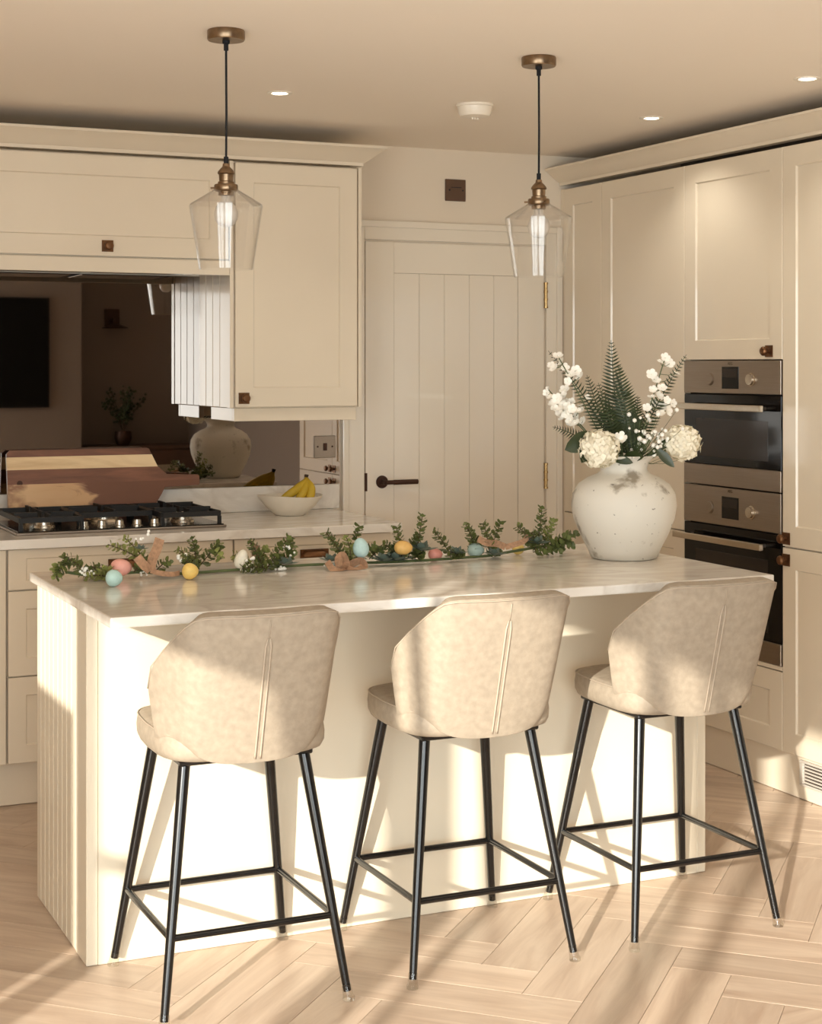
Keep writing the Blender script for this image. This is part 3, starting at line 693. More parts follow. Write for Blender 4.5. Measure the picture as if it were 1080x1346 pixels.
def make_stool():
    root = bpy.data.objects.new('bar_stool', None); COL.objects.link(root); root.location = (0, 0, 0)
    cols = []
    # resample the plan smoothly
    NP = 10
    idx = [(-1, i) for i in range(NP - 1, 0, -1)] + [(1, i) for i in range(0, NP)]
    ts = [0, 0.02, 0.05, 0.10, 0.2, 0.35, 0.5, 0.65, 0.8, 0.92, 1.0]
    bm = bmesh.new(); grid = []
    for s_, i in idx:
        grid.append([bm.verts.new(shell_pt(PLAN[i][0], PLAN[i][1], ZTOP[i], ZBOT[i], t, s_)) for t in ts])
    for A, B in zip(grid, grid[1:]):
        for k in range(len(ts) - 1): bm.faces.new((A[k], B[k], B[k + 1], A[k + 1]))
    sh = from_bm('backrest', bm, 'leather', root, True)
    md = sh.modifiers.new('thick', 'SOLIDIFY'); md.thickness = 0.034; md.offset = -1
    # make sure thickness goes inward
    n0 = sh.data.polygons[len(sh.data.polygons) // 2].normal
    if n0.y > 0:
        for p_ in sh.data.polygons: p_.flip()
    bv = sh.modifiers.new('round', 'BEVEL'); bv.width = 0.007; bv.segments = 2; bv.limit_method = 'ANGLE'; bv.angle_limit = math.radians(50)
    ss = sh.modifiers.new('smooth', 'SUBSURF'); ss.levels = 1; ss.render_levels = 1
    # piping along the outer top edge and the double centre seam
    pts = [shell_pt(PLAN[i][0], PLAN[i][1], ZTOP[i], ZBOT[i], 0.985, s_) * 1.0 for s_, i in idx]
    bm = bmesh.new(); add_tube(bm, [p_ + Vector((0, -0.0005, 0)) for p_ in pts], 0.0017, 6); from_bm('piping', bm, 'stitch', sh, True)
    for sx in (-0.0065, 0.0065):
        q = [shell_pt(0.0, PLAN[0][1], ZTOP[0], ZBOT[0], t, 1) + Vector((sx * (1 if t < 0.82 else 0.45), -0.0012, 0)) for t in (0.03, 0.06, 0.1, 0.2, 0.35, 0.5, 0.65, 0.78, 0.84)]
        bm = bmesh.new(); add_tube(bm, q, [0.0024] * 8 + [0.0013], 6); from_bm('seam', bm, 'stitch', sh, True)
    q = [shell_pt(0.0, PLAN[0][1], ZTOP[0], ZBOT[0], t, 1) + Vector((0, -0.0006, 0)) for t in (0.84, 0.9, 0.96)]
    bm = bmesh.new(); add_tube(bm, q, 0.0011, 5); from_bm('seam', bm, 'stitch', sh, True)
    # seat cushion
    def outline(sc_, n=36):
        o = []
        for k in range(n):
            a = 2 * math.pi * k / n; ca, sa = math.cos(a), math.sin(a)
            e = 0.45
            x = 0.208 * abs(ca) ** e * (1 if ca > 0 else -1); y = 0.20 * abs(sa) ** e * (1 if sa > 0 else -1)
            x *= 1.0 - 0.06 * (y > 0) * (y / 0.2)
            o.append((x * sc_, y * sc_ - 0.002))
        return o
    bm = bmesh.new(); rings = []
    for s_, z in ((0.90, 0.588), (0.965, 0.594), (0.995, 0.608), (1.0, 0.628), (0.99, 0.645), (0.965, 0.654), (0.90, 0.659), (0.6, 0.662), (0.25, 0.661)):
        rings.append([bm.verts.new((x, y, z)) for x, y in outline(s_)])
    for A, B in zip(rings, rings[1:]):
        for k in range(36): bm.faces.new((A[k], A[(k + 1) % 36], B[(k + 1) % 36], B[k]))
    bm.faces.new(rings[0][::-1]); bm.faces.new(rings[-1])
    st = from_bm('seat', bm, 'leather', root, True)
    o = outline(0.985); o = [Vector((x, y, 0.652)) for x, y in o]
    bm = bmesh.new(); add_tube(bm, o + [o[0]], 0.0022, 6, False); from_bm('piping', bm, 'stitch', st, True)
    box('seat_plate', -0.165, 0.165, -0.15, 0.15, 0.575, 0.5875, 'leg', root, 0.003)
    # legs
    FT, TP = 0.226, (0.150, 0.135)
    for sx in (-1, 1):
        for sy in (-1, 1):
            top = Vector((sx * 0.145, sy * 0.125, 0.60)); ft = Vector((sx * FT, sy * FT, 0.004))
            lg = tube('leg', [top, top.lerp(ft, 0.5), ft + (top - ft) * 0.03], [0.0145, 0.0125, 0.0095], 'leg', root, 14)
            bm = bmesh.new(); a = ft; b2 = ft + (top - ft) * 0.055
            add_tube(bm, [Vector((a.x, a.y, 0.0012)), a + Vector((0, 0, 0.004)), ft + (top - ft) * 0.012, b2], [0.0145, 0.0145, 0.0125, 0.0118], 14)
            sharp(from_bm('foot_cap', bm, 'cap', lg))
    def lp(sx, sy, z=0.197):
        t = (z - 0.004) / (0.60 - 0.004)
        return Vector((sx * (FT + (0.145 - FT) * t), sy * (FT + (0.125 - FT) * t), z))
    cr = [lp(-1, -1), lp(1, -1), lp(1, 1), lp(-1, 1)]
    for k in range(4): tube('footrest_bar', [cr[k], cr[(k + 1) % 4]], 0.0082, 'leg', root, 10)
    return root
stool = make_stool()
LAB = ['beige upholstered bar stool beside the island\'s grooved end panel', 'beige upholstered bar stool in the middle of the row of three', 'beige upholstered bar stool at the vase end of the island']
for i, (x, y) in enumerate(((1.255, 3.815), (1.873, 3.815), (2.497, 3.808))):
    o = stool if i == 0 else copy_tree(stool)
    o.location = (x, y, 0); tag(o, LAB[i], 'bar stool', 'bar stools at the island')

# ================================================================== CEILING FITTINGS
def pendant(x, y, label):
    t = thing('pendant_light', (x, y, CZ), label, 'pendant light', 'glass pendants over the island')
    lathe('ceiling_rose', [(0, -0.0005), (0.050, -0.0005), (0.0515, -0.004), (0.0515, -0.024), (0.049, -0.028), (0, -0.028)], (x, y, CZ), 'oldbrass', t, 32)
    cg = lathe('cord_grip', [(0, -0.028), (0.010, -0.028), (0.010, -0.036), (0.0065, -0.038), (0.0065, -0.055), (0, -0.055)], (x, y, CZ), 'cord', t, 14)
    tube('flex', [(x, y, CZ - 0.05), (x + 0.001, y, 2.2), (x, y, 2.06)], 0.0033, 'cord', t, 8)
    tube('cord_grip', [(x, y, 2.075), (x, y, 2.055)], 0.0065, 'cord', t, 10)
    hl = lathe('lampholder', [(0, 2.056), (0.009, 2.056), (0.010, 2.048), (0.017, 2.041), (0.0225, 2.034), (0.0235, 2.029), (0.020, 2.026), (0.019, 2.008), (0.0225, 2.006), (0.0225, 2.0),
                              (0.031, 1.999), (0.0325, 1.996), (0.0325, 1.984), (0.0305, 1.981), (0.022, 1.979), (0.021, 1.969), (0, 1.969)], (x, y, 0), 'oldbrass', t, 28)
    for a in (0.5, 2.6, 4.7):
        dx, dy = math.cos(a), math.sin(a)
        tube('gallery_screw', [(x + dx * 0.031, y + dy * 0.031, 1.990), (x + dx * 0.043, y + dy * 0.043, 1.990)], 0.003, 'oldbrass', hl, 8)
    lathe('bulb', [(0, 1.969), (0.0135, 1.968), (0.0145, 1.955), (0.019, 1.948), (0.0275, 1.938), (0.032, 1.925), (0.0325, 1.915), (0.030, 1.902), (0.022, 1.890), (0.010, 1.884), (0, 1.883)], (x, y, 0), 'bulb', t, 24)
    po = [(0.029, 1.992), (0.033, 1.985), (0.098, 1.945), (0.1005, 1.940), (0.099, 1.932), (0.0735, 1.768)]
    lathe('glass_shade', po + [(r - 0.0025, z) for r, z in po[::-1]] + [po[0]], (x, y, 0), 'glass', t, 40, ang=20)
pendant(1.40, 4.27, 'clear glass pendant light hanging over the garland end of the island')
pendant(2.365, 4.255, 'clear glass pendant light hanging nearer the vase and the white door')
DL = [(1.883, 5.17, 'lit recessed ceiling spotlight in front of the wall cabinets'), (3.32, 5.12, 'lit recessed ceiling spotlight by the oven housing'), (3.315, 4.21, 'lit recessed ceiling spotlight past the ovens, over the last tall unit')]
for x, y, lb in DL:
    t = thing('ceiling_spotlight', (x, y, CZ), lb, 'spotlight', 'recessed ceiling spotlights')
    lathe('trim_ring', [(0.028, -0.0004), (0.043, -0.0004), (0.043, -0.003), (0.040, -0.005), (0.029, -0.004), (0.026, -0.001)], (x, y, CZ), 'white_plastic', t, 32)
    lathe('lens', [(0, -0.0012), (0.0265, -0.0012), (0.024, -0.003), (0, -0.0035)], (x, y, CZ), 'lens', t, 24)
    sp = bpy.data.lights.new('spot', 'SPOT'); sp.energy = 6.5; sp.color = (1, 0.96, 0.86); sp.spot_size = math.radians(125); sp.spot_blend = 0.7; sp.shadow_soft_size = 0.025
    so = bpy.data.objects.new('spot_lamp', sp); COL.objects.link(so); so.parent = t; so.location = (0, 0, -0.012)
t = thing('smoke_alarm', (2.59, 5.12, CZ), 'round white smoke alarm on the ceiling', 'smoke alarm')
lathe('base', [(0, -0.0005), (0.066, -0.0005), (0.066, -0.008), (0.062, -0.010), (0, -0.010)], (2.59, 5.12, CZ), 'white_plastic', t, 36)
lathe('cover', [(0, -0.0102), (0.062, -0.0102), (0.059, -0.030), (0.052, -0.042), (0.02, -0.046), (0, -0.046)], (2.59, 5.12, CZ), 'white_plastic', t, 36)
for k in (-1, 0, 1): box('test_tab', 2.59 + k * 0.01 - 0.003, 2.59 + k * 0.01 + 0.003, 5.117, 5.123, CZ - 0.052, CZ - 0.0462, 'white_plastic', t, 0)

# ================================================================== VASE AND FLOWERS
VC = Vector((2.66, 4.255, 0.9205)); VD = VC.x * FW.x + VC.y * FW.y
vp = [(0, 0), (0.090, 0), (0.1, 0.003), (0.112, 0.03), (0.135, 0.075), (0.153, 0.12), (0.160, 0.16), (0.156, 0.195), (0.138, 0.225), (0.108, 0.245), (0.082, 0.256), (0.072, 0.264), (0.070, 0.275),
      (0.077, 0.292), (0.088, 0.305), (0.092, 0.309), (0.090, 0.312), (0.082, 0.307), (0.068, 0.285), (0.062, 0.27), (0.066, 0.262), (0.10, 0.24), (0.13, 0.2), (0.13, 0.1), (0.08, 0.02), (0, 0.015)]
tag(lathe('vase', vp, VC, 'vase', None, 48, ang=60), 'round whitewashed distressed vase on the island worktop', 'vase')
mouth = VC + Vector((0, 0, 0.28))
def vp_px(u, v, dd=0.0): return at_depth(u, v, VD + dd)
CAMR = Vector((RT.x, RT.y, 0)); CAMF = Vector((FW.x, FW.y, 0))
def bez(a, m, b2, n):
    return [a * (1 - t) ** 2 + m * 2 * t * (1 - t) + b2 * t * t for t in (k / n for k in range(n + 1))]
def frond(base, tip, width, label, bow=Vector((0, 0, 0)), nl=30, depth=0.0, w0=0.25):
    t = thing('fern_frond', mouth, label, 'fern', 'fern fronds in the vase')
    pts = bez(base, (base + tip) / 2 + bow, tip, nl)
    bm = bmesh.new(); add_tube(bm, pts, [0.0022 * (1 - k / len(pts)) + 0.0006 for k in range(len(pts))], 5); from_bm('rachis', bm, 'fern', t, True)
    bm = bmesh.new()
    for k in range(3, nl):
        p_ = pts[k]; tg = (pts[k + 1] - pts[k - 1]).normalized(); side = tg.cross(CAMF).normalized()
        f = k / nl; ln = width * (min(1, w0 + f * 2.2)) * (1 - f) ** 0.75 + 0.004
        for s_ in (-1, 1):
            dr_ = (side * s_ + tg * 0.42 + CAMF * random.uniform(-0.25, 0.15)).normalized()
            wv = tg * ln * 0.07 + tg * 0.0010; up = CAMF * -0.003
            a, m1, m2, e = p_, p_ + dr_ * ln * 0.5 + wv + up, p_ + dr_ * ln * 0.5 - wv, p_ + dr_ * ln + tg * ln * 0.12 + Vector((0, 0, -ln * 0.08))
            v = [bm.verts.new(q) for q in (a - wv * 0.7, m2, e, m1, a + wv * 0.7)]
            bm.faces.new(v)
    tag(from_bm('leaflets', bm, 'fern', t), None, None, None, 'stuff')
b0 = mouth + Vector((0, 0, 0.01))
frond(b0, vp_px(803, 447, 0.02), 0.082, 'tall upright fern frond at the centre of the vase', CAMR * -0.012, 34, w0=0.35)
frond(b0 + CAMR * 0.015, vp_px(812, 479, -0.03), 0.085, 'shorter upright fern frond leaning against the tallest one', CAMR * 0.012, 32, w0=0.4)
frond(b0 - CAMR * 0.02, vp_px(720, 461, 0.04), 0.042, 'slim arching fern frond reaching toward the white door', CAMR * 0.04 + Vector((0, 0, 0.01)), 34)
frond(b0 + CAMR * 0.02, vp_px(902, 466, 0.03), 0.042, 'slim arching fern frond reaching toward the oven', CAMR * -0.02 + Vector((0, 0, 0.0)), 34)
frond(b0 - CAMR * 0.03, vp_px(726, 561, -0.06), 0.040, 'low drooping fern frond beside the creamy hydrangea', Vector((0, 0, 0.03)), 24)
frond(b0 - CAMR * 0.01, vp_px(771, 493, -0.05), 0.062, 'short fern frond behind the creamy hydrangea', CAMR * -0.01, 28, w0=0.4)
frond(b0, vp_px(786, 503, -0.07), 0.058, 'short dark fern frond with a blunt curled tip', CAMR * -0.005, 26, w0=0.4)
frond(b0 + CAMR * 0.02, vp_px(838, 520, 0.0), 0.05, 'short fern frond tucked behind the gypsophila', CAMR * 0.01, 26, w0=0.4)

def blossom_mesh(name, r, npet=5, mtl='petal2', cup=0.45):
    bm = bmesh.new()
    for k in range(npet):
        a = 2 * math.pi * k / npet; ca, sa = math.cos(a), math.sin(a)
        row = []
        for rr, wv, h in ((0.1, 0.12, 0.0), (0.55, 0.48, 0.18 * cup), (0.9, 0.42, 0.5 * cup), (1.05, 0.12, 0.6 * cup)):
            row.append([bm.verts.new(((ca * rr - sa * wv * s_) * r, (sa * rr + ca * wv * s_) * r, h * r)) for s_ in (-1, 1)])
        for A, B in zip(row, row[1:]): bm.faces.new((A[0], A[1], B[1], B[0]))
    add_lathe(bm, [(0, 0.3 * r), (0.16 * r, 0.2 * r), (0.18 * r, 0.05 * r), (0, 0)], (0, 0, 0), 6)
    me = bpy.data.meshes.new(name); bm.to_mesh(me); bm.free(); me.materials.append(M[mtl])
    for p_ in me.polygons: p_.use_smooth = True
    return me
BL = blossom_mesh('blossom', 0.0155); BLs = blossom_mesh('blossom', 0.013, cup=0.8)
def spray(pxs, base, label, me=BL, jit=0.03):
    t = thing('blossom_spray', mouth, label, 'flower', 'white blossom sprays in the vase')
    tops = [vp_px(u, v, random.uniform(-jit, jit)) for u, v in pxs]
    tip = tops[0]; pts = bez(base, (base + tip) / 2 + Vector((0, 0, 0.01)), tip, 12)
    bm = bmesh.new(); add_tube(bm, pts, 0.0018, 5)
    for q in tops[1:]:
        n = min(pts, key=lambda p_: (p_ - q).length + 0.3 * abs(p_.z - q.z + 0.02)); add_tube(bm, [n, (n + q) / 2 + Vector((0, 0, -0.004)), q], 0.001, 4)
    from_bm('stalk', bm, 'stem', t, True)
    for q in tops:
        o = link('blossom', me, None, t); o.location = q - mouth
        dr_ = ((q - mouth).normalized() * 0.5 - CAMF * random.uniform(0.3, 1.0) + Vector((random.uniform(-.5, .5), random.uniform(-.5, .5), random.uniform(-.3, .5)))).normalized()
        o.rotation_euler = dr_.to_track_quat('Z', 'Y').to_euler(); s_ = random.uniform(0.75, 1.1); o.scale = (s_, s_, s_)
def scatter(cx, cy, rx, ry, n):
    return [(cx + random.gauss(0, 0.5) * rx, cy + random.gauss(0, 0.5) * ry) for _ in range(n)]
spray([(733, 468), (738, 476), (728, 484), (742, 483), (750, 492), (746, 501), (762, 495), (757, 487), (724, 480)], b0 - CAMR * 0.03, 'tall white blossom spray beside the slim fern toward the door')
spray([(718, 516), (724, 522), (732, 524), (740, 520), (738, 530), (746, 534), (730, 534), (752, 540), (744, 545), (758, 548), (736, 541), (762, 540), (751, 528), (766, 553), (742, 512), (756, 556), (749, 551), (728, 528)], b0 - CAMR * 0.035, 'dense white blossom spike leaning over toward the door hinges', jit=0.04)
spray([(720, 512)] + scatter(744, 538, 20, 16, 26), b0 - CAMR * 0.035, 'cluster of tiny white florets filling in the dense blossom spike', me=BLs, jit=0.045)
spray([(874, 470), (868, 476), (880, 478), (856, 492), (862, 500), (883, 496), (889, 491), (870, 510), (858, 512), (866, 520), (876, 526), (884, 530), (870, 534), (860, 530), (850, 536), (868, 544), (856, 522), (878, 540)], b0 + CAMR * 0.03, 'loose white blossom spray beside the slim fern toward the oven', jit=0.04)
# gypsophila
t = thing('gypsophila_spray', mouth, 'cloud of tiny white gypsophila buds above the vase rim', 'flower')
bm = bmesh.new(); bs = bmesh.new()
for u, v in scatter(856, 578, 32, 30, 85):
    q = vp_px(u, min(v, 604), random.uniform(-0.08, 0.04)); rr = random.uniform(0.004, 0.009)
    bmesh.ops.create_icosphere(bm, subdivisions=1, radius=rr, matrix=Matrix.Translation(q))
    add_tube(bs, [b0 + CAMR * 0.03, (b0 + CAMR * 0.03) * 0.4 + q * 0.6 + Vector((0, 0, -0.01)), q], 0.0007, 3, False)
tag(from_bm('buds', bm, 'petal2', t, True), None, None, None, 'stuff'); tag(from_bm('stalks', bs, 'stem', t), None, None, None, 'stuff')
def hydrangea(u, v, r, dd, label, npet=260):
    c = vp_px(u, v, dd)
    t = thing('hydrangea_bloom', c, label, 'flower', 'hydrangea blooms in the vase')
    bm = bmesh.new(); ga = math.pi * (3 - math.sqrt(5))
    for k in range(npet):
        z = 1 - 2 * (k + 0.5) / npet; rr = math.sqrt(1 - z * z); n = Vector((rr * math.cos(ga * k), rr * math.sin(ga * k), z))
        p_ = c + Vector((n.x, n.y, n.z * 0.92)) * r * random.uniform(0.88, 1.0)
        a = n.orthogonal().normalized(); a = Matrix.Rotation(random.uniform(0, 6.28), 3, n) @ a; b2 = n.cross(a); s_ = r * random.uniform(0.17, 0.25)
        v_ = [bm.verts.new(q) for q in (p_ - a * s_ * 0.5, p_ + b2 * s_ * 0.7 + n * s_ * 0.25, p_ + a * s_ + n * s_ * 0.55, p_ - b2 * s_ * 0.7 + n * s_ * 0.25)]
        bm.faces.new(v_)
    bmesh.ops.create_icosphere(bm, subdivisions=2, radius=r * 0.9, matrix=Matrix.Translation(c))
    tag(from_bm('petals', bm, 'petal', t, False, False), None, None, None, 'stuff')
    tube('stalk', [mouth, (mouth + c) / 2 + Vector((0, 0, -0.01)), c - (c - mouth) * 0.2], 0.003, 'stem', t, 6)
hydrangea(787, 590, 0.060, -0.10, 'creamy hydrangea bloom drooping over the vase rim, on the door side')
hydrangea(896, 582, 0.056, -0.02, 'creamy hydrangea bloom leaning out in front of the ovens')
c = vp_px(815, 577, -0.10); t = thing('white_rosebud', c, 'small white rosebud beside the drooping hydrangea', 'flower')
for k, (rr, tw) in enumerate(((0.018, 0), (0.014, 0.7), (0.010, 1.4))):
    me = blossom_mesh('petal_whorl', rr, 5, 'petal2', 1.6); o = link('petal_whorl', me, None, t)
    o.rotation_euler = ((-CAMF + Vector((0, 0, 0.5))).normalized().to_track_quat('Z', 'Y')).to_euler(); o.location = CAMF * -0.003 * k
tube('stalk', [mouth, c], 0.002, 'stem', t, 6)
def leaf(base, tip, wd2, mtl, label, fold=0.15):
    t = thing('vase_leaf', base, label, 'leaf', 'leaves at the vase rim')
    ax = tip - base; n = (ax.normalized().cross(CAMF)).normalized(); bm = bmesh.new(); rows = []
    for k in range(9):
        f = k / 8; ww = wd2 * math.sin(math.pi * min(1, f * 0.93 + 0.05)) ** 0.8 * (1 if f < 0.99 else 0.02)
        cpt = base + ax * f + Vector((0, 0, -0.25 * ax.length * f * f * 0.3))
        rows.append([bm.verts.new(cpt + n * ww * s_ - CAMF * fold * ww * abs(s_)) for s_ in (-1, -0.5, 0, 0.5, 1)])
    for A, B in zip(rows, rows[1:]):
        for k in range(4): bm.faces.new((A[k], A[k + 1], B[k + 1], B[k]))
    from_bm('blade', bm, mtl, t, True)
leaf(vp_px(785, 572, -0.07), vp_px(742, 588, -0.09), 0.03, 'darkleaf', 'broad dark leaf behind the drooping hydrangea')
leaf(vp_px(778, 578, -0.085), vp_px(764, 606, -0.12), 0.022, 'darkleaf', 'dark leaf pointing down under the drooping hydrangea')
leaf(vp_px(862, 590, -0.07), vp_px(886, 612, -0.09), 0.014, 'darkleaf', 'narrow pointed leaf hanging over the vase rim')
leaf(vp_px(800, 600, -0.07), vp_px(832, 606, -0.10), 0.014, 'darkleaf', 'dark leaf lying along the vase mouth')
leaf(vp_px(820, 600, -0.05), vp_px(846, 598, -0.09), 0.016, 'darkleaf', 'dark leaf under the gypsophila cloud')
leaf(vp_px(850, 600, -0.05), vp_px(898, 564, -0.02), 0.012, 'darkleaf', 'dark stem leaf leading to the bloom by the ovens')

# ================================================================== GARLAND
GT = 0.9205
gl = thing('spring_garland', (1.85, 4.42, GT), 'green leafy spring garland with hessian bows along the island worktop', 'garland')
def gpt(u, v, Y=4.42): return on_y(u, v, Y)
path = [(86, 752), (120, 757), (180, 752), (240, 754), (300, 752), (360, 748), (410, 745), (470, 741), (520, 742), (560, 738), (600, 735), (640, 733), (690, 722), (748, 712)]
pts = []
for u, v in path:
    q = gpt(u, v, 4.42 + 0.02 * math.sin(u * 0.02)); q.z = max(q.z, GT + 0.006); pts.append(q)
tube('main_stem', pts, 0.0042, 'stem', gl, 7)
def sprig(u0, v0, u1, v1, n=18, ls=0.017, mtl='leaf', Y=4.42, curl=0.0, dy=0.0):
    n = int(n * 1.5)
    a = gpt(u0, v0, Y); a.z = max(a.z, GT + 0.006); e = gpt(u1, v1, Y + dy); e.z = max(e.z, GT + 0.014)
    pts_ = bez(a, (a + e) / 2 + Vector((0, -0.012, 0.012 + curl)), e, 10)
    tw = thing_part = None
    bm = bmesh.new(); add_tube(bm, pts_, 0.0014, 4); st = from_bm('twig', bm, 'twig', gl, True)
    bm = bmesh.new()
    for k in range(n):
        f = (k + 1) / n; i = min(9, int(f * 9.99)); p_ = pts_[i].lerp(pts_[i + 1], f * 10 - i if f < 1 else 1)
        tg = (pts_[min(10, i + 1)] - pts_[i]).normalized(); an = k * 2.4 + random.uniform(-.4, .4)
        o1 = tg.orthogonal().normalized(); rad_ = Matrix.Rotation(an, 3, tg) @ o1
        dr_ = (rad_ + tg * 0.55).normalized(); ln = ls * random.uniform(0.75, 1.2) * (1 - 0.35 * f); sd = dr_.cross(tg).normalized() * ln * 0.46
        nm = sd.cross(dr_).normalized() * ln * 0.12
        v_ = [bm.verts.new(q) for q in (p_, p_ + dr_ * ln * 0.35 + sd - nm, p_ + dr_ * ln * 0.8 + sd * 0.8 - nm, p_ + dr_ * ln * 1.05, p_ + dr_ * ln * 0.8 - sd * 0.8 - nm, p_ + dr_ * ln * 0.35 - sd - nm)]
        for q in v_: q.co.z = max(q.co.z, GT + 0.001) if IX0 - 0.03 < q.co.x else q.co.z
        bm.faces.new(v_)
    tag(from_bm('leaf_cluster', bm, mtl, st), None, None, None, 'stuff')
S = [(112, 752, 84, 732, 14, 'leaf'), (90, 735, 74, 762, 16, 'leaf'), (78, 745, 70, 768, 10, 'leaf2'), (150, 764, 104, 752, 22, 'leaf'), (145, 766, 112, 768, 16, 'leaf2'), (140, 760, 120, 745, 12, 'leaf'),
     (195, 742, 142, 716, 20, 'leaf2'), (192, 740, 162, 706, 18, 'leaf2'), (176, 752, 190, 738, 12, 'leaf'), (205, 750, 222, 738, 10, 'leaf'),
     (262, 748, 233, 722, 18, 'leaf2'), (258, 744, 252, 708, 18, 'leaf'), (264, 742, 288, 716, 18, 'leaf'), (282, 715, 290, 735, 12, 'leaf2'), (256, 752, 240, 735, 14, 'leaf'),
     (335, 748, 306, 730, 16, 'leaf2'), (345, 746, 328, 712, 18, 'leaf'), (350, 748, 380, 706, 26, 'leaf'), (350, 748, 318, 748, 16, 'leaf'), (362, 746, 384, 728, 16, 'leaf'), (340, 740, 350, 722, 14, 'leaf2'), (375, 712, 386, 730, 10, 'leaf'),
     (455, 744, 428, 700, 22, 'leaf'), (456, 742, 440, 718, 14, 'leaf2'), (460, 738, 472, 690, 22, 'leaf'), (468, 736, 494, 716, 18, 'leaf'), (462, 742, 455, 706, 18, 'leaf2'), (485, 735, 500, 722, 10, 'leaf'),
     (525, 742, 504, 715, 18, 'leaf'), (528, 735, 520, 692, 22, 'leaf'), (545, 735, 555, 677, 24, 'leaf'), (535, 735, 548, 704, 18, 'leaf'), (592, 738, 570, 698, 18, 'leaf'), (550, 742, 548, 725, 14, 'leaf'),
     (626, 735, 612, 690, 20, 'leaf'), (628, 732, 622, 706, 14, 'leaf'), (642, 722, 634, 688, 16, 'leaf'), (645, 720, 658, 686, 16, 'leaf'), (640, 738, 655, 734, 14, 'leaf'), (606, 738, 590, 726, 12, 'leaf'),
     (702, 722, 680, 692, 18, 'leaf'), (705, 720, 712, 667, 24, 'leaf'), (712, 716, 728, 684, 20, 'leaf2'), (715, 720, 756, 702, 24, 'leaf'), (700, 726, 738, 728, 24, 'leaf'), (725, 715, 752, 716, 18, 'leaf'), (704, 724, 698, 700, 16, 'leaf')]
for u0, v0, u1, v1, n, mt in S:
    Yj = 4.42 + random.uniform(-0.05, 0.05)
    sprig(u0, v0, u1, v1, n, 0.025 if mt == 'leaf' else 0.0235, mt, Yj)
def rosette(u, v, r, mtl='euc', Y=4.38, n=9):
    c = gpt(u, v, Y); c.z = max(c.z, GT + 0.012); bm = bmesh.new()
    for k in range(n):
        a = k * 2.39; el = 0.15 + 0.9 * k / n; dr_ = Vector((math.cos(a) * math.cos(el), math.sin(a) * math.cos(el), math.sin(el)))
        ln = r * (1.1 - 0.4 * k / n); sd = dr_.cross(Vector((0, 0, 1))).normalized() * ln * 0.36
        v_ = [bm.verts.new(q) for q in (c, c + dr_ * ln * 0.4 + sd, c + dr_ * ln * 0.8 + sd * 0.8, c + dr_ * ln * 1.1, c + dr_ * ln * 0.8 - sd * 0.8, c + dr_ * ln * 0.4 - sd)]
        for q in v_: q.co.z = max(q.co.z, GT + 0.001)
        bm.faces.new(v_)
    tag(from_bm('leaf_rosette', bm, mtl, gl), None, None, None, 'stuff')
for u, v, r, mt in ((376, 742, 0.035, 'euc'), (505, 746, 0.04, 'euc'), (520, 748, 0.045, 'euc'), (554, 724, 0.045, 'euc'), (600, 728, 0.035, 'euc'), (650, 730, 0.035, 'euc'), (706, 715, 0.04, 'euc'), (435, 738, 0.035, 'euc'), (140, 752, 0.03, 'leaf2'), (185, 722, 0.02, 'euc')):
    rosette(u, v, r, mt)
for cx, cy, n in ((112, 752, 14), (190, 750, 8), (238, 735, 10), (330, 750, 18), (372, 750, 14), (330, 738, 8), (435, 745, 6), (186, 706, 5), (378, 722, 6)):
    bm = bmesh.new()
    for u, v in scatter(cx, cy, 9, 7, n):
        q = gpt(u, v, 4.39); q.z = max(q.z, GT + 0.005); bmesh.ops.create_icosphere(bm, subdivisions=1, radius=random.uniform(0.003, 0.006), matrix=Matrix.Translation(q))
    tag(from_bm('white_berries', bm, 'petal2', gl, True), None, None, None, 'stuff')
def ribbon(pxs, wid, Y=4.40, tw=None):
    ps = [gpt(u, v, Y + dy) for u, v, dy in pxs]
    fine = []
    for k in range(len(ps) - 1):
        for j in range(5): fine.append(ps[k].lerp(ps[k + 1], j / 5))
    fine.append(ps[-1])
    for _ in range(2): fine = [fine[0]] + [(fine[i - 1] + fine[i] * 2 + fine[i + 1]) / 4 for i in range(1, len(fine) - 1)] + [fine[-1]]
    bm = bmesh.new(); rows = []
    for i, p_ in enumerate(fine):
        tg = (fine[min(i + 1, len(fine) - 1)] - fine[max(i - 1, 0)]).normalized()
        sd = tg.cross(CAMF).normalized() * 0.8 + CAMF * 0.5
        rows.append([bm.verts.new(p_ + sd * wid * s_) for s_ in (-1, 0, 1)])
        for q in rows[-1]: q.co.z = max(q.co.z, GT + 0.0012)
    for A, B in zip(rows, rows[1:]):
        for k in range(2): bm.faces.new((A[k], A[k + 1], B[k + 1], B[k]))
    tag(from_bm('hessian_bow', bm, 'hessian', gl, True), 'brown hessian ribbon')
ribbon([(198, 748, 0), (200, 735, 0), (206, 722, 0), (210, 708, 0)], 0.018, 4.36)
ribbon([(180, 732, 0), (188, 742, -0.01), (198, 750, 0)], 0.014, 4.36)
ribbon([(198, 750, 0), (212, 754, -0.02), (228, 755, -0.02), (236, 753, 0)], 0.008, 4.36)
ribbon([(455, 748, 0), (446, 745, -0.02), (444, 735, 0.0), (450, 729, 0.01), (454, 738, 0.02), (456, 748, 0)], 0.014, 4.33)
ribbon([(430, 738, 0.01), (436, 748, -0.02), (448, 752, -0.02), (456, 749, 0)], 0.011, 4.33)
ribbon([(456, 749, 0), (468, 752, -0.02), (480, 744, 0), (474, 736, 0.02), (460, 742, 0.03), (456, 749, 0.01)], 0.014, 4.33)
ribbon([(628, 708, 0), (640, 714, -0.02), (652, 714, 0), (664, 719, 0)], 0.012, 4.39)
ribbon([(664, 719, 0), (676, 716, 0), (688, 712, 0), (696, 702, 0)], 0.010, 4.39)
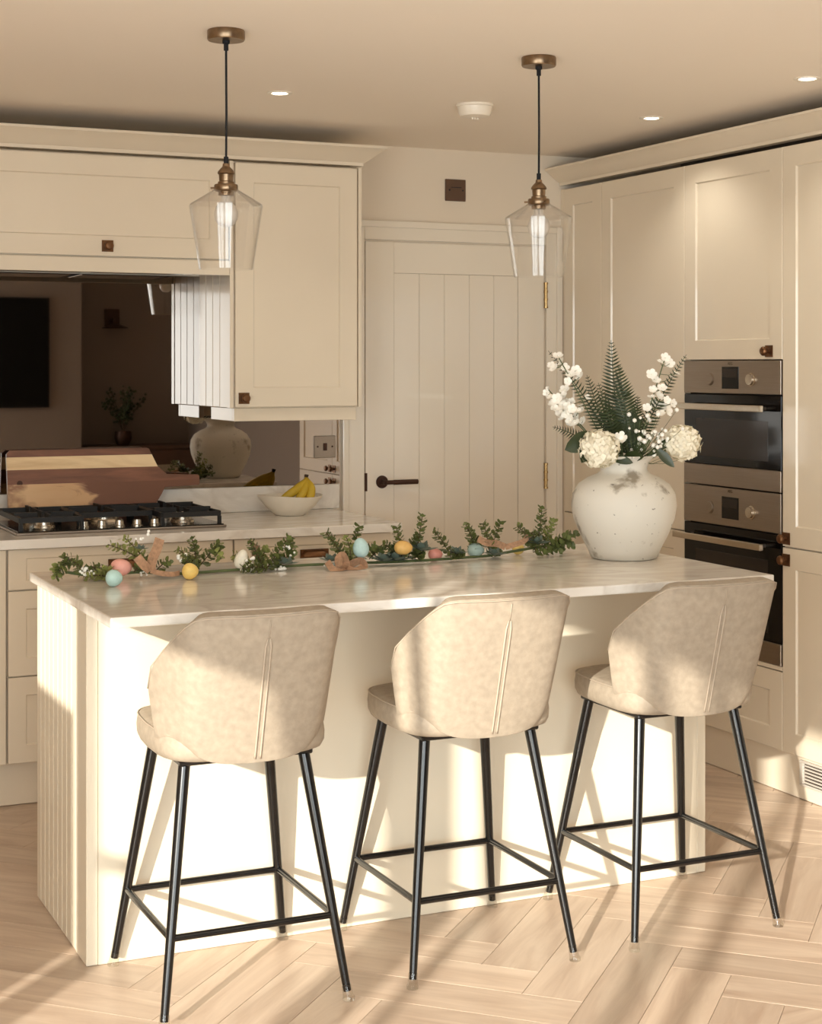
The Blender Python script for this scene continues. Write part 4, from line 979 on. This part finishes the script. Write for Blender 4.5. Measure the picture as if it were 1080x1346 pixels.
ribbon([(338, 716, 0), (334, 722, 0), (336, 732, 0)], 0.011, 4.44)
# eggs
def egg(u, v, rx, rz, mt, label, Y=4.38, tilt=0.0, rest=False):
    c = on_z(u, v, GT + rz) if rest else on_y(u, v, Y)
    bm = bmesh.new(); bmesh.ops.create_uvsphere(bm, u_segments=20, v_segments=12, radius=1)
    for q in bm.verts:
        k = 1 - 0.14 * q.co.z; q.co = Vector((q.co.x * k, q.co.y * k, q.co.z))
    lng, sh = max(rx, rz), min(rx, rz)
    if rx >= rz: R = Matrix.Rotation(math.pi / 2, 4, Vector((FW.x, FW.y, 0)))
    else: R = Matrix.Identity(4)
    R = Matrix.Rotation(tilt, 4, Vector((FW.x, FW.y, 0))) @ R
    bmesh.ops.transform(bm, verts=bm.verts, matrix=Matrix.Translation(c) @ R @ Matrix.Diagonal((sh, sh, lng, 1)))
    lowest = min(q.co.z for q in bm.verts)
    if lowest < GT + 0.0003 or rest: bmesh.ops.translate(bm, verts=bm.verts, vec=(0, 0, GT + 0.0003 - lowest))
    o = from_bm('decorative_egg', bm, 'egg_' + mt, None, True)
    tag(o, label, 'egg', 'pastel eggs on the garland')
egg(159, 746, 0.030, 0.024, 'pink', 'large coral pink egg beside the upright hessian ribbon', 4.42)
egg(150, 760, 0.0225, 0.0225, 'blue', 'small aqua egg touching the coral pink egg on the worktop', rest=True)
egg(250, 751, 0.0225, 0.0225, 'yellow', 'yellow speckled egg on the worktop under a leafy sprig', rest=True)
egg(317, 735, 0.019, 0.028, 'white', 'cream white egg half hidden in leafy sprigs', 4.42, 0.3)
egg(474, 720, 0.0235, 0.029, 'paleblue', 'pale blue egg standing up above a hessian bow', 4.36, -0.15)
egg(530, 720, 0.027, 0.021, 'amber', 'amber yellow egg perched on grey-green leaves', 4.36)
egg(572, 730, 0.022, 0.018, 'rose', 'rose pink egg crossed by the garland stem', 4.43)
egg(625, 723, 0.026, 0.021, 'slate', 'slate blue egg beside the twisted hessian ribbon', 4.43)
egg(681, 725, 0.0195, 0.018, 'yellow', 'yellow egg half behind the garland stem near the vase', 4.46)

# ================================================================== ROOM BEHIND, seen only in the mirror
t = thing('television', (2.2, -0.99, 1.16), 'large black television on the chimney breast, seen in the mirror', 'television')
box('casing', 1.63, 2.885, -0.998, -0.95, 1.16, 2.06, 'iron', t, 0.004); box('screen', 1.64, 2.875, -0.9495, -0.947, 1.17, 2.05, 'tv', t, 0)
t = thing('wall_sconce', (3.51, YR, 1.85), 'bronze wall sconce in the alcove, seen in the mirror', 'wall light')
box('backplate', 3.45, 3.58, YR + 0.001, YR + 0.02, 1.84, 1.99, 'bronze_dark', t, 0.003)
tube('arm', [(3.515, YR + 0.02, 1.9), (3.515, YR + 0.08, 1.9), (3.515, YR + 0.08, 1.85)], 0.01, 'bronze_dark', t)
lathe('sconce_shade', [(0.02, 0.03), (0.11, 0.0), (0.115, -0.008), (0.108, -0.006), (0.02, 0.022)], (3.515, YR + 0.125, 1.83), 'bronze_dark', t, 24)
sb = thing('sideboard', (3.7, -1.17, 0), 'dark walnut sideboard in the alcove, seen in the mirror', 'sideboard')
box('cabinet_body', 3.24, 4.15, YR + 0.02, -1.0, 0.12, 0.80, 'shade_wood', sb, 0.003); box('top', 3.22, 4.17, YR + 0.01, -0.98, 0.801, 0.83, 'shade_wood', sb, 0.003)
for x in (3.27, 4.08):
    for y in (YR + 0.05, -1.07): box('leg', x, x + 0.04, y, y + 0.04, 0.0, 0.119, 'shade_wood', sb, 0.002)
for k in range(2):
    d = box('door', 3.25 + k * 0.453, 3.69 + k * 0.453, -0.9995, -0.985, 0.14, 0.79, 'shade_wood', sb, 0.003)
    lathe('knob', [(0, 0), (0.012, 0), (0.014, 0.015), (0, 0.02)], (3.65 + k * 0.09, -0.984, 0.5), 'oldbrass', d, 14, '-Y').scale = (1, 1, 1)
pt = thing('houseplant', (3.55, -1.15, 0.831), 'twiggy houseplant in a dark pot on the sideboard, seen in the mirror', 'plant')
lathe('pot', [(0, 0), (0.05, 0), (0.075, 0.06), (0.07, 0.12), (0.06, 0.12), (0, 0.10)], (3.55, -1.15, 0.8315), 'bronze_dark', pt, 24)
bm = bmesh.new(); bl = bmesh.new()
for k in range(14):
    a = random.uniform(0, 6.28); h_ = random.uniform(0.2, 0.42); r_ = random.uniform(0.06, 0.22)
    b_ = Vector((3.55, -1.15, 0.94)); e = b_ + Vector((math.cos(a) * r_, math.sin(a) * min(r_, 0.12), h_)); q = bez(b_, (b_ + e) / 2 + Vector((0, 0, 0.06)), e, 6); add_tube(bm, q, 0.003, 4)
    for p_ in q[2:]:
        for _ in range(3): bmesh.ops.create_icosphere(bl, subdivisions=1, radius=random.uniform(0.008, 0.018), matrix=Matrix.Translation(p_ + Vector([random.uniform(-.025, .025) for _ in range(3)])))
tag(from_bm('branches', bm, 'twig', pt), None, None, None, 'stuff'); tag(from_bm('foliage', bl, 'darkleaf', pt), None, None, None, 'stuff')
